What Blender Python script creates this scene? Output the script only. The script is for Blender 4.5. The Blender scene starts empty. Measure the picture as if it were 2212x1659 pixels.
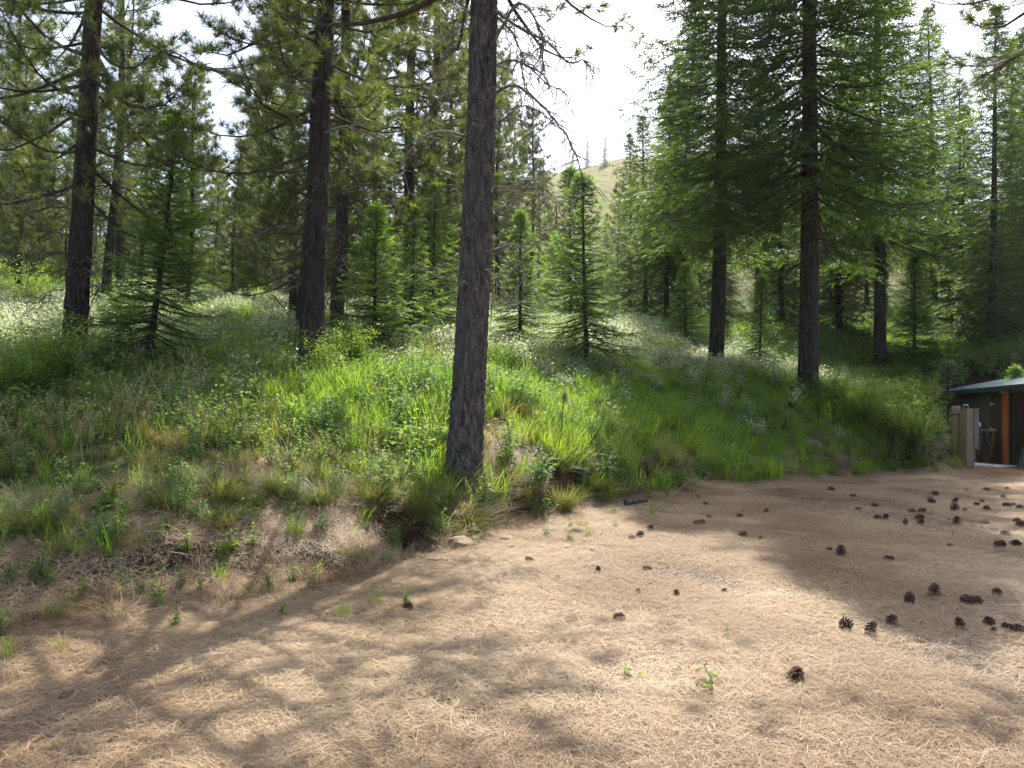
import bpy, math, numpy as np
from mathutils import Matrix, Vector
R = math.radians
sc = bpy.context.scene
COL = sc.collection
# ------------------------------------------------------------------ camera
EYE = np.array([0.0, 0.0, 1.6]); PITCH = R(2.0); ROLL = R(1.2); FPX = 1720.0     # focal length in pixels of a 2212 px wide picture
fw = np.array([0, math.cos(PITCH), math.sin(PITCH)])
up0 = np.array([0, -math.sin(PITCH), math.cos(PITCH)]); rt0 = np.array([1.0, 0, 0])
rt = math.cos(ROLL) * rt0 + math.sin(ROLL) * up0
up = math.cos(ROLL) * up0 - math.sin(ROLL) * rt0
cam_d = bpy.data.cameras.new('camera'); cam = bpy.data.objects.new('camera', cam_d); COL.objects.link(cam)
cam_d.sensor_width = 36; cam_d.lens = 36 * FPX / 2212; cam_d.clip_start = 0.05; cam_d.clip_end = 3000
M = np.eye(4); M[:3, 0] = rt; M[:3, 1] = up; M[:3, 2] = -fw; M[:3, 3] = EYE
cam.matrix_world = Matrix(M.tolist()); sc.camera = cam
def at(px, py, depth):            # a point of the place from where it shows in the photograph and how far away it stands
    return EYE + depth * (fw + (px - 1106) / FPX * rt - (py - 829.5) / FPX * up)
# ------------------------------------------------------------------ light
SUN_EL, SUN_AZ = R(57), R(17)     # ahead of the camera, a little to the right
to_sun = Vector((math.sin(SUN_AZ) * math.cos(SUN_EL), math.cos(SUN_AZ) * math.cos(SUN_EL), math.sin(SUN_EL)))
w = bpy.data.worlds.new('World'); sc.world = w; w.use_nodes = True
wn = w.node_tree.nodes; bg = wn['Background']
sky = wn.new('ShaderNodeTexSky'); sky.sky_type = 'NISHITA'; sky.sun_disc = False
sky.sun_elevation = SUN_EL; sky.sun_rotation = SUN_AZ; sky.air_density = 1.0; sky.dust_density = 4.0; sky.ozone_density = 1.0
w.node_tree.links.new(sky.outputs[0], bg.inputs[0]); bg.inputs[1].default_value = 0.15
sd = bpy.data.lights.new('sun', 'SUN'); sd.energy = 4.6; sd.angle = R(0.5); sd.color = (1.0, 0.95, 0.86)
sun = bpy.data.objects.new('sun', sd); COL.objects.link(sun)
sun.rotation_euler = to_sun.to_track_quat('Z', 'Y').to_euler(); sun.location = (0, 0, 40)
vs = sc.view_settings; sc.display_settings.display_device = 'sRGB'
vs.view_transform = 'Standard'; vs.look = 'None'; vs.exposure = 1.05; vs.gamma = 1.0; vs.use_curve_mapping = False
cy = sc.cycles
cy.max_bounces = 6; cy.diffuse_bounces = 3; cy.glossy_bounces = 2; cy.transmission_bounces = 4; cy.transparent_max_bounces = 4
cy.caustics_reflective = False; cy.caustics_refractive = False; cy.use_denoising = True; cy.use_adaptive_sampling = True; cy.adaptive_threshold = 0.022
cy.sample_clamp_indirect = 6.0
sc.render.film_transparent = False
# ------------------------------------------------------------------ numpy helpers
def hashn(ix, iy, s):
    h = (ix.astype(np.int64) * 374761393 + iy.astype(np.int64) * 668265263 + s * 974634777) & 0xffffffff
    h = ((h ^ (h >> 13)) * 1274126177) & 0xffffffff
    h = ((h ^ (h >> 16)) * 2246822519) & 0xffffffff
    return ((h ^ (h >> 15)) & 0xffffff) / float(0xffffff)
def vn(x, y, s=0):
    x = np.atleast_1d(np.asarray(x, float)); y = np.atleast_1d(np.asarray(y, float))
    ix = np.floor(x); iy = np.floor(y); fx = x - ix; fy = y - iy
    fx = fx * fx * (3 - 2 * fx); fy = fy * fy * (3 - 2 * fy)
    a = hashn(ix, iy, s); b = hashn(ix + 1, iy, s); c = hashn(ix, iy + 1, s); d = hashn(ix + 1, iy + 1, s)
    return (a * (1 - fx) + b * fx) * (1 - fy) + (c * (1 - fx) + d * fx) * fy - 0.5
def fbm(x, y, f, o=4, s=0):
    t = 0; a = 1.0
    for k in range(o):
        t = t + a * vn(x * f, y * f, s + k * 7); f *= 2.03; a *= 0.5
    return t
def sstep(a, b, x):
    t = np.clip((x - a) / (b - a), 0, 1); return t * t * (3 - 2 * t)
def nrm(v):
    return v / np.maximum(np.linalg.norm(v, axis=-1, keepdims=True), 1e-9)
class Geo:
    """collects triangles"""
    def __init__(s): s.v = []; s.f = []; s.m = []; s.t = []; s.n = 0
    def add(s, V, F, mat=0, tint=0.5):
        V = np.asarray(V, float).reshape(-1, 3); F = np.asarray(F, int).reshape(-1, 3)
        s.v.append(V); s.f.append(F + s.n); s.m.append(np.full(len(F), mat)); s.n += len(V)
        s.t.append(np.broadcast_to(np.asarray(tint, float), (len(V),)) if np.ndim(tint) < 2 else tint)
        return s
    def data(s):
        return np.concatenate(s.v), np.concatenate(s.f), np.concatenate(s.m), np.concatenate(s.t)
def build(name, g, mats, parent=None, smooth=False, link=True):
    V, F, mi, t = g.data() if isinstance(g, Geo) else g
    me = bpy.data.meshes.new(name)
    me.vertices.add(len(V)); me.vertices.foreach_set('co', V.astype(np.float32).ravel())
    me.loops.add(len(F) * 3); me.loops.foreach_set('vertex_index', F.astype(np.int32).ravel())
    me.polygons.add(len(F)); me.polygons.foreach_set('loop_start', np.arange(0, len(F) * 3, 3, dtype=np.int32))
    me.polygons.foreach_set('material_index', mi.astype(np.int32))
    me.polygons.foreach_set('use_smooth', np.full(len(F), bool(smooth)))
    a = me.attributes.new('tint', 'FLOAT', 'POINT'); a.data.foreach_set('value', np.ascontiguousarray(t, dtype=np.float32))
    for m in (mats if isinstance(mats, (list, tuple)) else [mats]): me.materials.append(m)
    me.update(calc_edges=True)
    o = bpy.data.objects.new(name, me)
    if link: COL.objects.link(o)
    if parent: o.parent = parent
    return o
def empty(name, loc, rz=0.0, label=None, cat=None, group=None, tilt=(0, 0), scale=1.0):
    o = bpy.data.objects.new(name, None); COL.objects.link(o); o.empty_display_size = 0.1
    o.location = [float(c) for c in loc]; o.rotation_euler = (tilt[0], tilt[1], rz); o.scale = (scale,) * 3
    tag(o, label, cat, group); return o
def tag(o, label=None, cat=None, group=None, kind=None):
    if label: o['label'] = label
    if cat: o['category'] = cat
    if group: o['group'] = group
    if kind: o['kind'] = kind
    return o
def copy_under(src, parent):
    c = src.copy(); COL.objects.link(c); c.parent = parent; return c
def prisms(P0, P1, r0, r1, k=4):
    """batch of tapered k-sided sticks"""
    P0 = np.asarray(P0, float).reshape(-1, 3); P1 = np.asarray(P1, float).reshape(-1, 3); n = len(P0)
    r0 = np.broadcast_to(r0, (n,)); r1 = np.broadcast_to(r1, (n,))
    d = nrm(P1 - P0); h = np.where(np.abs(d[:, 2:3]) > 0.9, np.array([[1., 0, 0]]), np.array([[0, 0, 1.]]))
    a = nrm(np.cross(d, h)); b = np.cross(d, a)
    an = np.arange(k) * 2 * math.pi / k
    ring = a[:, None] * np.cos(an)[None, :, None] + b[:, None] * np.sin(an)[None, :, None]
    V = np.concatenate([P0[:, None] + ring * r0[:, None, None], P1[:, None] + ring * r1[:, None, None]], 1)
    i = np.arange(k); j = (i + 1) % k
    T = np.concatenate([np.stack([i, j, i + k], 1), np.stack([j, j + k, i + k], 1)])
    F = T[None] + (np.arange(n) * 2 * k)[:, None, None]
    return V.reshape(-1, 3), F.reshape(-1, 3)
def tube(path, rad, k=8, cap=True):
    path = np.asarray(path, float); n = len(path)
    d = nrm(np.gradient(path, axis=0)); h = np.array([0.13, 0.97, 0.2]) if abs(d[0, 2]) > 0.6 else np.array([0, 0, 1.0])
    a = nrm(np.cross(d, h)); b = np.cross(d, a)
    an = np.arange(k) * 2 * math.pi / k
    V = path[:, None] + (a[:, None] * np.cos(an)[None, :, None] + b[:, None] * np.sin(an)[None, :, None]) * np.asarray(rad, float)[:, None, None]
    V = V.reshape(-1, 3); i = np.arange(k); j = (i + 1) % k
    T = np.concatenate([np.stack([i, j, i + k], 1), np.stack([j, j + k, i + k], 1)])
    F = (T[None] + (np.arange(n - 1) * k)[:, None, None]).reshape(-1, 3)
    if cap:
        V = np.concatenate([V, path[:1], path[-1:]]); c0 = n * k; c1 = c0 + 1
        F = np.concatenate([F, np.stack([j, i, np.full(k, c0)], 1), np.stack([i + (n - 1) * k, j + (n - 1) * k, np.full(k, c1)], 1)])
    return V, F
def resample(P, n):
    P = np.asarray(P, float); m = len(P)
    Q = np.concatenate([[2 * P[0] - P[1]], P, [2 * P[-1] - P[-2]]])
    out = []
    for t in np.linspace(0, m - 1 - 1e-6, n):
        i = int(t); u = t - i; p0, p1, p2, p3 = Q[i:i + 4]
        out.append(0.5 * ((2 * p1) + (-p0 + p2) * u + (2 * p0 - 5 * p1 + 4 * p2 - p3) * u * u + (-p0 + 3 * p1 - 3 * p2 + p3) * u ** 3))
    return np.array(out)
def stamp(TV, TF, O, D, N, S):
    """copies of a template (x side, y along, z normal) at origins O, along D, normals about N, sizes S"""
    D = nrm(D); X = nrm(np.cross(D, N)); Z = np.cross(X, D)
    S = np.broadcast_to(S, (len(O),))
    V = O[:, None] + S[:, None, None] * (TV[None, :, 0:1] * X[:, None] + TV[None, :, 1:2] * D[:, None] + TV[None, :, 2:3] * Z[:, None])
    F = TF[None] + (np.arange(len(O)) * len(TV))[:, None, None]
    return V.reshape(-1, 3), F.reshape(-1, 3)
def box(x0, x1, y0, y1, z0, z1):
    V = np.array([[x, y, z] for z in (z0, z1) for y in (y0, y1) for x in (x0, x1)], float)
    F = [[0, 2, 1], [1, 2, 3], [4, 5, 6], [5, 7, 6], [0, 1, 4], [1, 5, 4], [2, 6, 3], [3, 6, 7], [0, 4, 2], [2, 4, 6], [1, 3, 5], [3, 7, 5]]
    return V, np.array(F)
# ------------------------------------------------------------------ materials
def new_mat(name):
    m = bpy.data.materials.new(name); m.use_nodes = True; nt = m.node_tree
    return m, nt, nt.nodes, nt.links, nt.nodes['Principled BSDF'], nt.nodes['Material Output']
def ramp(nt, src, stops):
    r = nt.nodes.new('ShaderNodeValToRGB'); e = r.color_ramp.elements
    while len(e) < len(stops): e.new(0.5)
    for k, (p, c) in enumerate(stops): e[k].position = p; e[k].color = (*c, 1)
    nt.links.new(src, r.inputs[0]); return r.outputs[0]
def noise(nt, scale, detail=4, rough=0.6, vec=None, dist=0.0):
    n = nt.nodes.new('ShaderNodeTexNoise'); n.inputs['Scale'].default_value = scale
    n.inputs['Detail'].default_value = detail; n.inputs['Roughness'].default_value = rough; n.inputs['Distortion'].default_value = dist
    if vec is not None: nt.links.new(vec, n.inputs['Vector'])
    return n.outputs[0]
def coords(nt, which='Object', scale=None):
    c = nt.nodes.new('ShaderNodeTexCoord').outputs[which]
    if scale is None: return c
    mp = nt.nodes.new('ShaderNodeMapping'); mp.inputs['Scale'].default_value = scale; nt.links.new(c, mp.inputs[0]); return mp.outputs[0]
def world_pos(nt, scale=None):
    c = nt.nodes.new('ShaderNodeNewGeometry').outputs['Position']
    if scale is None: return c
    mp = nt.nodes.new('ShaderNodeMapping'); mp.inputs['Scale'].default_value = scale; nt.links.new(c, mp.inputs[0]); return mp.outputs[0]
def mixc(nt, fac, a, b, mode='MIX'):
    m = nt.nodes.new('ShaderNodeMix'); m.data_type = 'RGBA'; m.blend_type = mode
    for k, v in ((0, fac), (6, a), (7, b)):
        if isinstance(v, (int, float)): m.inputs[k].default_value = v
        elif isinstance(v, tuple): m.inputs[k].default_value = (*v, 1)
        else: nt.links.new(v, m.inputs[k])
    return m.outputs[2]
def bump(nt, h, strength, dist, bsdf):
    b = nt.nodes.new('ShaderNodeBump'); b.inputs['Strength'].default_value = strength; b.inputs['Distance'].default_value = dist
    nt.links.new(h, b.inputs['Height']); nt.links.new(b.outputs[0], bsdf.inputs['Normal'])
def leaf_mat(name, c0, c1, tr=1.9, w=0.45, rough=0.5, spec=0.35, inst=False, yel=(1.15, 1.1, 0.45)):
    """thin leaf: c0..c1 by the leaf's own tint, some of the light passing through"""
    m, nt, N, L, b, out = new_mat(name)
    a = N.new('ShaderNodeAttribute'); a.attribute_name = 'tint'; f = a.outputs['Fac']
    if inst:
        a2 = N.new('ShaderNodeAttribute'); a2.attribute_type = 'INSTANCER'; a2.attribute_name = 'itint'
        mm = N.new('ShaderNodeMath'); mm.operation = 'MULTIPLY_ADD'; L.new(a.outputs['Fac'], mm.inputs[0]); mm.inputs[1].default_value = 0.5
        m3 = N.new('ShaderNodeMath'); m3.operation = 'MULTIPLY'; L.new(a2.outputs['Fac'], m3.inputs[0]); m3.inputs[1].default_value = 0.55
        L.new(m3.outputs[0], mm.inputs[2]); f = mm.outputs[0]
    else:
        oi = N.new('ShaderNodeObjectInfo'); mm = N.new('ShaderNodeMath'); mm.operation = 'MULTIPLY_ADD'
        L.new(oi.outputs['Random'], mm.inputs[0]); mm.inputs[1].default_value = 0.3; 
        m3 = N.new('ShaderNodeMath'); m3.operation = 'MULTIPLY'; L.new(f, m3.inputs[0]); m3.inputs[1].default_value = 0.75
        L.new(m3.outputs[0], mm.inputs[2]); f = mm.outputs[0]
    col = mixc(nt, f, c0, c1)
    L.new(col, b.inputs['Base Color']); b.inputs['Roughness'].default_value = rough; b.inputs['Specular IOR Level'].default_value = spec
    t = N.new('ShaderNodeBsdfTranslucent'); L.new(mixc(nt, 1.0, col, tuple(tr * y for y in yel), 'MULTIPLY'), t.inputs[0])
    mx = N.new('ShaderNodeMixShader'); mx.inputs[0].default_value = w
    L.new(b.outputs[0], mx.inputs[1]); L.new(t.outputs[0], mx.inputs[2]); L.new(mx.outputs[0], out.inputs[0])
    return m
def bark_mat(name, cols, sc_xy=9.0, sc_z=2.2, strength=0.9, dist=0.02):
    m, nt, N, L, b, out = new_mat(name)
    v = coords(nt, 'Object', (sc_xy, sc_xy, sc_z))
    n1 = noise(nt, 1.0, 6, 0.65, v, 0.6); n2 = noise(nt, 1.3, 3, 0.5, coords(nt, 'Object'))
    L.new(mixc(nt, ramp(nt, n2, [(0.35, (0, 0, 0)), (0.75, (0.6, 0.6, 0.6))]), ramp(nt, n1, [(0.36, cols[0]), (0.5, cols[1]), (0.66, cols[2])]), cols[3], 'MIX'), b.inputs['Base Color'])
    vo = N.new('ShaderNodeTexVoronoi'); vo.feature = 'DISTANCE_TO_EDGE'; vo.inputs['Scale'].default_value = 1.6; L.new(v, vo.inputs['Vector'])
    add = N.new('ShaderNodeMath'); add.operation = 'MULTIPLY_ADD'; L.new(n1, add.inputs[0]); add.inputs[1].default_value = 0.6; L.new(vo.outputs[0], add.inputs[2])
    bump(nt, add.outputs[0], strength, dist, b); b.inputs['Roughness'].default_value = 0.9; b.inputs['Specular IOR Level'].default_value = 0.2
    return m
def plain(name, c0, c1, scale=8.0, rough=0.7, stretch=(1, 1, 1), spec=0.3, metal=0.0, bmp=0.0):
    m, nt, N, L, b, out = new_mat(name)
    n = noise(nt, scale, 5, 0.6, coords(nt, 'Object', stretch))
    L.new(ramp(nt, n, [(0.3, c0), (0.7, c1)]), b.inputs['Base Color'])
    b.inputs['Roughness'].default_value = rough; b.inputs['Specular IOR Level'].default_value = spec; b.inputs['Metallic'].default_value = metal
    if bmp: bump(nt, n, bmp, 0.01, b)
    return m
def tint_mat(name, c0, c1, c2, rough=0.7, spec=0.25, inst=False):
    m, nt, N, L, b, out = new_mat(name)
    a = N.new('ShaderNodeAttribute'); a.attribute_name = 'tint'; f = a.outputs['Fac']
    if inst:
        a2 = N.new('ShaderNodeAttribute'); a2.attribute_type = 'INSTANCER'; a2.attribute_name = 'itint'
        m1 = N.new('ShaderNodeMath'); m1.operation = 'MULTIPLY'; L.new(f, m1.inputs[0]); m1.inputs[1].default_value = 0.62
        m2 = N.new('ShaderNodeMath'); m2.operation = 'MULTIPLY_ADD'; L.new(a2.outputs['Fac'], m2.inputs[0]); m2.inputs[1].default_value = 0.4; L.new(m1.outputs[0], m2.inputs[2]); f = m2.outputs[0]
    col = ramp(nt, f, [(0.0, c0), (0.5, c1), (1.0, c2)])
    L.new(col, b.inputs['Base Color']); b.inputs['Roughness'].default_value = rough; b.inputs['Specular IOR Level'].default_value = spec
    return m
MAT = {}
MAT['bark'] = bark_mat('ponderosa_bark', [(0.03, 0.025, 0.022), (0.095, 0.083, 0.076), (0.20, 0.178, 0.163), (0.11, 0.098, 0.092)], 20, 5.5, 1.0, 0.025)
MAT['bark_pine'] = bark_mat('dark_pine_bark', [(0.016, 0.013, 0.011), (0.042, 0.034, 0.03), (0.085, 0.07, 0.06), (0.045, 0.038, 0.034)], 15, 4.5)  # darker bark tone than the foreground ponderosa, for the other pines
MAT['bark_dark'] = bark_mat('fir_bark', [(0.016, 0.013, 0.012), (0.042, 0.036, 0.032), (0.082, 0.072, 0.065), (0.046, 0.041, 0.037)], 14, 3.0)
MAT['twig'] = plain('live_branch_bark', (0.045, 0.035, 0.028), (0.1, 0.08, 0.065), 12, 0.9, spec=0.15)
MAT['dead_wood'] = plain('weathered_dead_wood', (0.085, 0.07, 0.06), (0.27, 0.235, 0.205), 7, 0.8, spec=0.25)
MAT['pine_needle'] = leaf_mat('pine_needles', (0.05, 0.08, 0.034), (0.14, 0.175, 0.075), 1.8, 0.42, 0.4, 0.4)
MAT['fir_needle'] = leaf_mat('fir_needles', (0.03, 0.07, 0.024), (0.10, 0.165, 0.04), 2.0, 0.45, 0.45, 0.3)
MAT['young_fir'] = leaf_mat('young_fir_needles', (0.065, 0.15, 0.05), (0.17, 0.28, 0.08), 2.0, 0.48, 0.45, 0.3)
MAT['blue_fir'] = leaf_mat('pale_blue_needles', (0.09, 0.14, 0.10), (0.17, 0.23, 0.15), 1.4, 0.4, 0.45, 0.3)
MAT['dry_needle'] = tint_mat('dry_pine_needles', (0.11, 0.06, 0.033), (0.32, 0.215, 0.122), (0.61, 0.48, 0.32), 0.55, 0.3, True)
MAT['grass'] = leaf_mat('meadow_grass_blades', (0.055, 0.13, 0.02), (0.22, 0.29, 0.065), 2.2, 0.52, 0.5, 0.3, True, (1.1, 1.15, 0.4))
MAT['dry_grass'] = leaf_mat('bunchgrass_blades', (0.11, 0.15, 0.04), (0.30, 0.27, 0.12), 1.6, 0.45, 0.45, 0.35, True, (1.1, 1.0, 0.6))
MAT['forb'] = leaf_mat('forb_leaves', (0.06, 0.135, 0.045), (0.22, 0.30, 0.125), 2.0, 0.47, 0.5, 0.25, True, (1.1, 1.15, 0.5))
MAT['pale'] = leaf_mat('pale_shrub_leaves', (0.24, 0.31, 0.19), (0.52, 0.56, 0.43), 1.35, 0.47, 0.35, 0.5, True, (1.05, 1.05, 0.75))
MAT['shrub'] = leaf_mat('shrub_leaves', (0.06, 0.13, 0.03), (0.19, 0.27, 0.06), 2.0, 0.47, 0.5, 0.25)
MAT['stem'] = plain('green_brown_stem', (0.08, 0.07, 0.03), (0.14, 0.13, 0.05), 10, 0.8)
# ground
def ground_mat():
    m, nt, N, L, b, out = new_mat('forest_slope_soil')
    p = world_pos(nt); n1 = noise(nt, 0.9, 6, 0.65, p); n2 = noise(nt, 14, 6, 0.7, p); n3 = noise(nt, 70, 4, 0.7, p)
    litter = ramp(nt, n2, [(0.3, (0.06, 0.038, 0.022)), (0.5, (0.17, 0.105, 0.06)), (0.72, (0.32, 0.215, 0.125))])
    moss = ramp(nt, n2, [(0.3, (0.03, 0.04, 0.012)), (0.6, (0.085, 0.10, 0.03)), (0.8, (0.17, 0.16, 0.06))])
    a = N.new('ShaderNodeAttribute'); a.attribute_name = 'tint'       # 1 where plants cover the slope
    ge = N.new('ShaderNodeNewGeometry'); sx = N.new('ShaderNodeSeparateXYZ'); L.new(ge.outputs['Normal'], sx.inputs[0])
    shaded_soil = ramp(nt, n2, [(0.3, (0.025, 0.015, 0.009)), (0.55, (0.07, 0.042, 0.026)), (0.75, (0.13, 0.085, 0.055))])
    steep = ramp(nt, sx.outputs['Z'], [(0.62, (1, 1, 1)), (0.82, (0, 0, 0))])  # steep bank faces: bare dark soil, with shade under the sod painted in
    L.new(mixc(nt, steep, mixc(nt, a.outputs['Fac'], litter, moss), shaded_soil), b.inputs['Base Color'])
    ad = N.new('ShaderNodeMath'); ad.operation = 'MULTIPLY_ADD'; L.new(n3, ad.inputs[0]); ad.inputs[1].default_value = 0.4; L.new(n2, ad.inputs[2])
    bump(nt, ad.outputs[0], 0.8, 0.05, b); b.inputs['Roughness'].default_value = 0.95; b.inputs['Specular IOR Level'].default_value = 0.1
    return m
def drive_mat():
    m, nt, N, L, b, out = new_mat('needle_strewn_gravel')
    p = world_pos(nt); n1 = noise(nt, 1.1, 5, 0.6, p); n2 = noise(nt, 25, 6, 0.75, p); n3 = noise(nt, 110, 3, 0.7, p)
    gravel = ramp(nt, n3, [(0.3, (0.08, 0.072, 0.065)), (0.5, (0.19, 0.17, 0.15)), (0.72, (0.36, 0.33, 0.295))])
    duff = ramp(nt, n2, [(0.3, (0.075, 0.048, 0.03)), (0.5, (0.20, 0.135, 0.085)), (0.72, (0.36, 0.265, 0.175))])
    f = ramp(nt, n1, [(0.40, (0.1, 0.1, 0.1)), (0.6, (1, 1, 1))])
    L.new(mixc(nt, f, gravel, duff), b.inputs['Base Color'])
    ad = N.new('ShaderNodeMath'); ad.operation = 'ADD'; L.new(n2, ad.inputs[0]); L.new(n3, ad.inputs[1])
    bump(nt, ad.outputs[0], 0.7, 0.015, b); b.inputs['Roughness'].default_value = 0.95; b.inputs['Specular IOR Level'].default_value = 0.12
    return m
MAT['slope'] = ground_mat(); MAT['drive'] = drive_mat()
def hill_mat():
    m, nt, N, L, b, out = new_mat('dry_grass_hill')
    p = world_pos(nt); n1 = noise(nt, 0.05, 6, 0.7, p); n2 = noise(nt, 0.35, 5, 0.7, p)
    c = ramp(nt, n1, [(0.35, (0.17, 0.155, 0.05)), (0.55, (0.21, 0.185, 0.07)), (0.7, (0.11, 0.125, 0.045))])
    L.new(mixc(nt, ramp(nt, n2, [(0.5, (0, 0, 0)), (0.62, (1, 1, 1))]), c, (0.07, 0.095, 0.035)), b.inputs['Base Color'])
    b.inputs['Roughness'].default_value = 0.95; b.inputs['Specular IOR Level'].default_value = 0.1
    return m
MAT['hill'] = hill_mat()
# ------------------------------------------------------------------ terrain
EDGE = resample(np.array([(-160, -30), (-60, -12), (-14, 1.2), (-6, 3.9), (-3.4, 5.15), (-2.4, 5.75), (-1.25, 6.8), (-0.65, 8.25), (0.5, 10.0), (2.2, 12.7),
                          (3.7, 14.0), (5.75, 15.4), (8.2, 17.0), (10.5, 18.5), (11.7, 20.2), (12.7, 24), (13.4, 27.3), (16, 28.6), (22, 27.4), (60, 26), (180, 20)], float), 900)
ED = nrm(np.gradient(EDGE, axis=0)); EN = np.stack([-ED[:, 1], ED[:, 0]], 1)      # uphill side
def edge_dist(x, y):
    sh = np.shape(x); p = np.stack([np.ravel(x), np.ravel(y)], 1); d = np.empty(len(p)); 
    for k in range(0, len(p), 20000):
        q = p[k:k + 20000]; D2 = (q[:, None, 0] - EDGE[None, :, 0]) ** 2 + (q[:, None, 1] - EDGE[None, :, 1]) ** 2
        i = D2.argmin(1); off = q - EDGE[i]
        s = (off * EN[i]).sum(1); a = (off * ED[i]).sum(1)
        d[k:k + 20000] = np.where(s >= 0, 1, -1) * np.sqrt(np.maximum(D2[np.arange(len(q)), i] - np.minimum(a * a, 0.04), 0))
    return d.reshape(sh)
CP = [(0, 1150, 6.6), (400, 1085, 7.4), (700, 1090, 8.0), (1000, 1058, 9.5), (1000, 1035, 10.1), (940, 1058, 9.4), (1060, 1050, 9.9), (0, 880, 10.0), (400, 880, 11.0), (155, 795, 13.5), (0, 720, 17), (670, 815, 13.4), (900, 850, 12.6),
      (720, 757, 18), (420, 725, 20), (560, 690, 25), (1120, 768, 20), (1270, 788, 19.5), (1150, 930, 11.5), (1250, 1010, 11.6), (1500, 905, 17), (1545, 812, 24), (1745, 852, 20), (1700, 1000, 16.5), (1900, 808, 31), (1850, 850, 24),
      (1400, 740, 30), (2105, 765, 35), (2000, 880, 21.5), (2080, 880, 23), (1000, 700, 30), (200, 660, 27), (1800, 750, 33), (2200, 760, 30)]
cp = np.array([at(*c) for c in CP])
def tps_k(r2): return np.where(r2 > 0, 0.5 * r2 * np.log(r2 + 1e-12), 0)
_n = len(cp); _K = tps_k(((cp[:, None, :2] - cp[None, :, :2]) ** 2).sum(-1)) + np.eye(_n) * 0.35
_P = np.concatenate([np.ones((_n, 1)), cp[:, :2]], 1)
_A = np.block([[_K, _P], [_P.T, np.zeros((3, 3))]]); _w = np.linalg.solve(_A, np.concatenate([cp[:, 2], np.zeros(3)]))
def S_near(x, y):
    xs = np.ravel(x); ys = np.ravel(y); o = np.empty(len(xs))
    for k in range(0, len(xs), 50000):
        X = xs[k:k + 50000]; Y = ys[k:k + 50000]
        r2 = (X[:, None] - cp[None, :, 0]) ** 2 + (Y[:, None] - cp[None, :, 1]) ** 2
        o[k:k + 50000] = tps_k(r2) @ _w[:_n] + _w[_n] + _w[_n + 1] * X + _w[_n + 2] * Y
    return o.reshape(np.shape(x))
def D_drive(x, y):
    return np.where(y > 0, 0.5 * (1 - np.exp(-(np.maximum(y, 0) / 13) ** 2)), 0.0) + 0.02 * fbm(x, y, 0.5, 3, 5)
HOLES = [(700, 1205, 0.20, 0.16), (860, 1150, 0.42, 0.2), (110, 1290, 0.22, 0.16), (235, 1275, 0.13, 0.12), (20, 1300, 0.25, 0.14), (1480, 1060, 0.45, 0.15), (480, 1215, 0.25, 0.10)]
def _ground_hit(px, py):
    """walk along a line of sight until it meets the slope"""
    d = np.concatenate([np.arange(2.5, 14, 0.03), np.arange(14, 60, 0.1)]); P = EYE + d[:, None] * (fw + (px - 1106) / FPX * rt - (py - 829.5) / FPX * up)
    hit = np.nonzero(P[:, 2] < terrain(P[:, 0], P[:, 1]))[0]
    return P[hit[0]] if len(hit) else P[-1]
HOLE_XY = []
def terrain(x, y, d=None):
    x = np.asarray(x, float); y = np.asarray(y, float)
    if d is None: d = edge_dist(x, y)
    r = np.hypot(x, y)
    wn_ = sstep(30, 48, r) ; wn_ = np.maximum(wn_, sstep(-2, -12, x + 0.5 * y + 4)); wn_ = np.maximum(wn_, sstep(3, -6, y))
    far = 1.0 + 0.135 * np.maximum(r - 6, 0) + 0.10 * np.clip(r - 36, 0, 70) * (0.35 + 0.65 * sstep(6, -14, x - 0.12 * y)) - 0.11 * np.maximum(r - 110, 0)
    s = S_near(np.clip(x, -30, 30), np.clip(y, 0, 45)) * (1 - wn_) + far * wn_
    dr = D_drive(x, y)
    bw = 0.75 + 1.15 * sstep(-0.6, -3.2, x) + 0.5 * sstep(1.0, 4.0, x) + 0.35 * fbm(x, y, 0.9, 2, 11)
    k = np.clip((d + 0.12 * fbm(x, y, 1.7, 3, 21)) / bw, 0, 1)
    cut = 0.5 + 0.22 * fbm(x, y, 0.8, 2, 23)
    hw = 0.11 / bw
    k = 0.42 * k + 0.58 * sstep(cut - hw, cut + hw, k)
    z = dr + (s - dr) * np.where(d > 0, k, 0)
    rough = sstep(0.0, 0.5, d)
    z = z + rough * (0.10 * fbm(x, y, 0.8, 3, 31) + 0.09 * fbm(x, y, 3.1, 3, 41)) * np.where(r < 60, 1, 0)
    for hx, hy, hr, hd in HOLE_XY:
        q = np.hypot(x - hx, (y - hy) * 1.3) / hr
        z = z - hd * np.exp(-q ** 2 * 1.5) + 0.35 * hd * np.exp(-((q - 1.25) / 0.35) ** 2) * (y > hy)
    return z
HOLE_XY = [(p[0], p[1], h[2], h[3]) for h in HOLES for p in [_ground_hit(h[0], h[1])]]
def tz(x, y): return float(terrain(np.array([x]), np.array([y]))[0])
def axis(lo, hi, step, end, g=1.17):
    a = list(np.arange(lo, hi + 1e-6, step)); s = step; v = hi
    while v < end[1]: s *= g; v += s; a.append(v)
    s = step; v = lo
    while v > end[0]: s *= g; v -= s; a.insert(0, v)
    return np.array(a)
gx = axis(-13, 15, 0.1, (-700, 700)); gy = axis(2.6, 30, 0.1, (-400, 900))
GX, GY = np.meshgrid(gx, gy); GD = edge_dist(GX, GY); GZ = terrain(GX, GY, GD)
cover = np.clip(sstep(0.9, 2.2, GD + 0.9 * fbm(GX, GY, 0.8, 3, 51) - 0.7 * sstep(-1, -4, GX)), 0, 1)
TV = np.stack([GX, GY, GZ], -1).reshape(-1, 3); nx = len(gx); ny = len(gy)
ii, jj = np.meshgrid(np.arange(nx - 1), np.arange(ny - 1)); q0 = (jj * nx + ii).ravel()
quads = np.stack([q0, q0 + 1, q0 + nx + 1, q0 + nx], 1)
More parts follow.
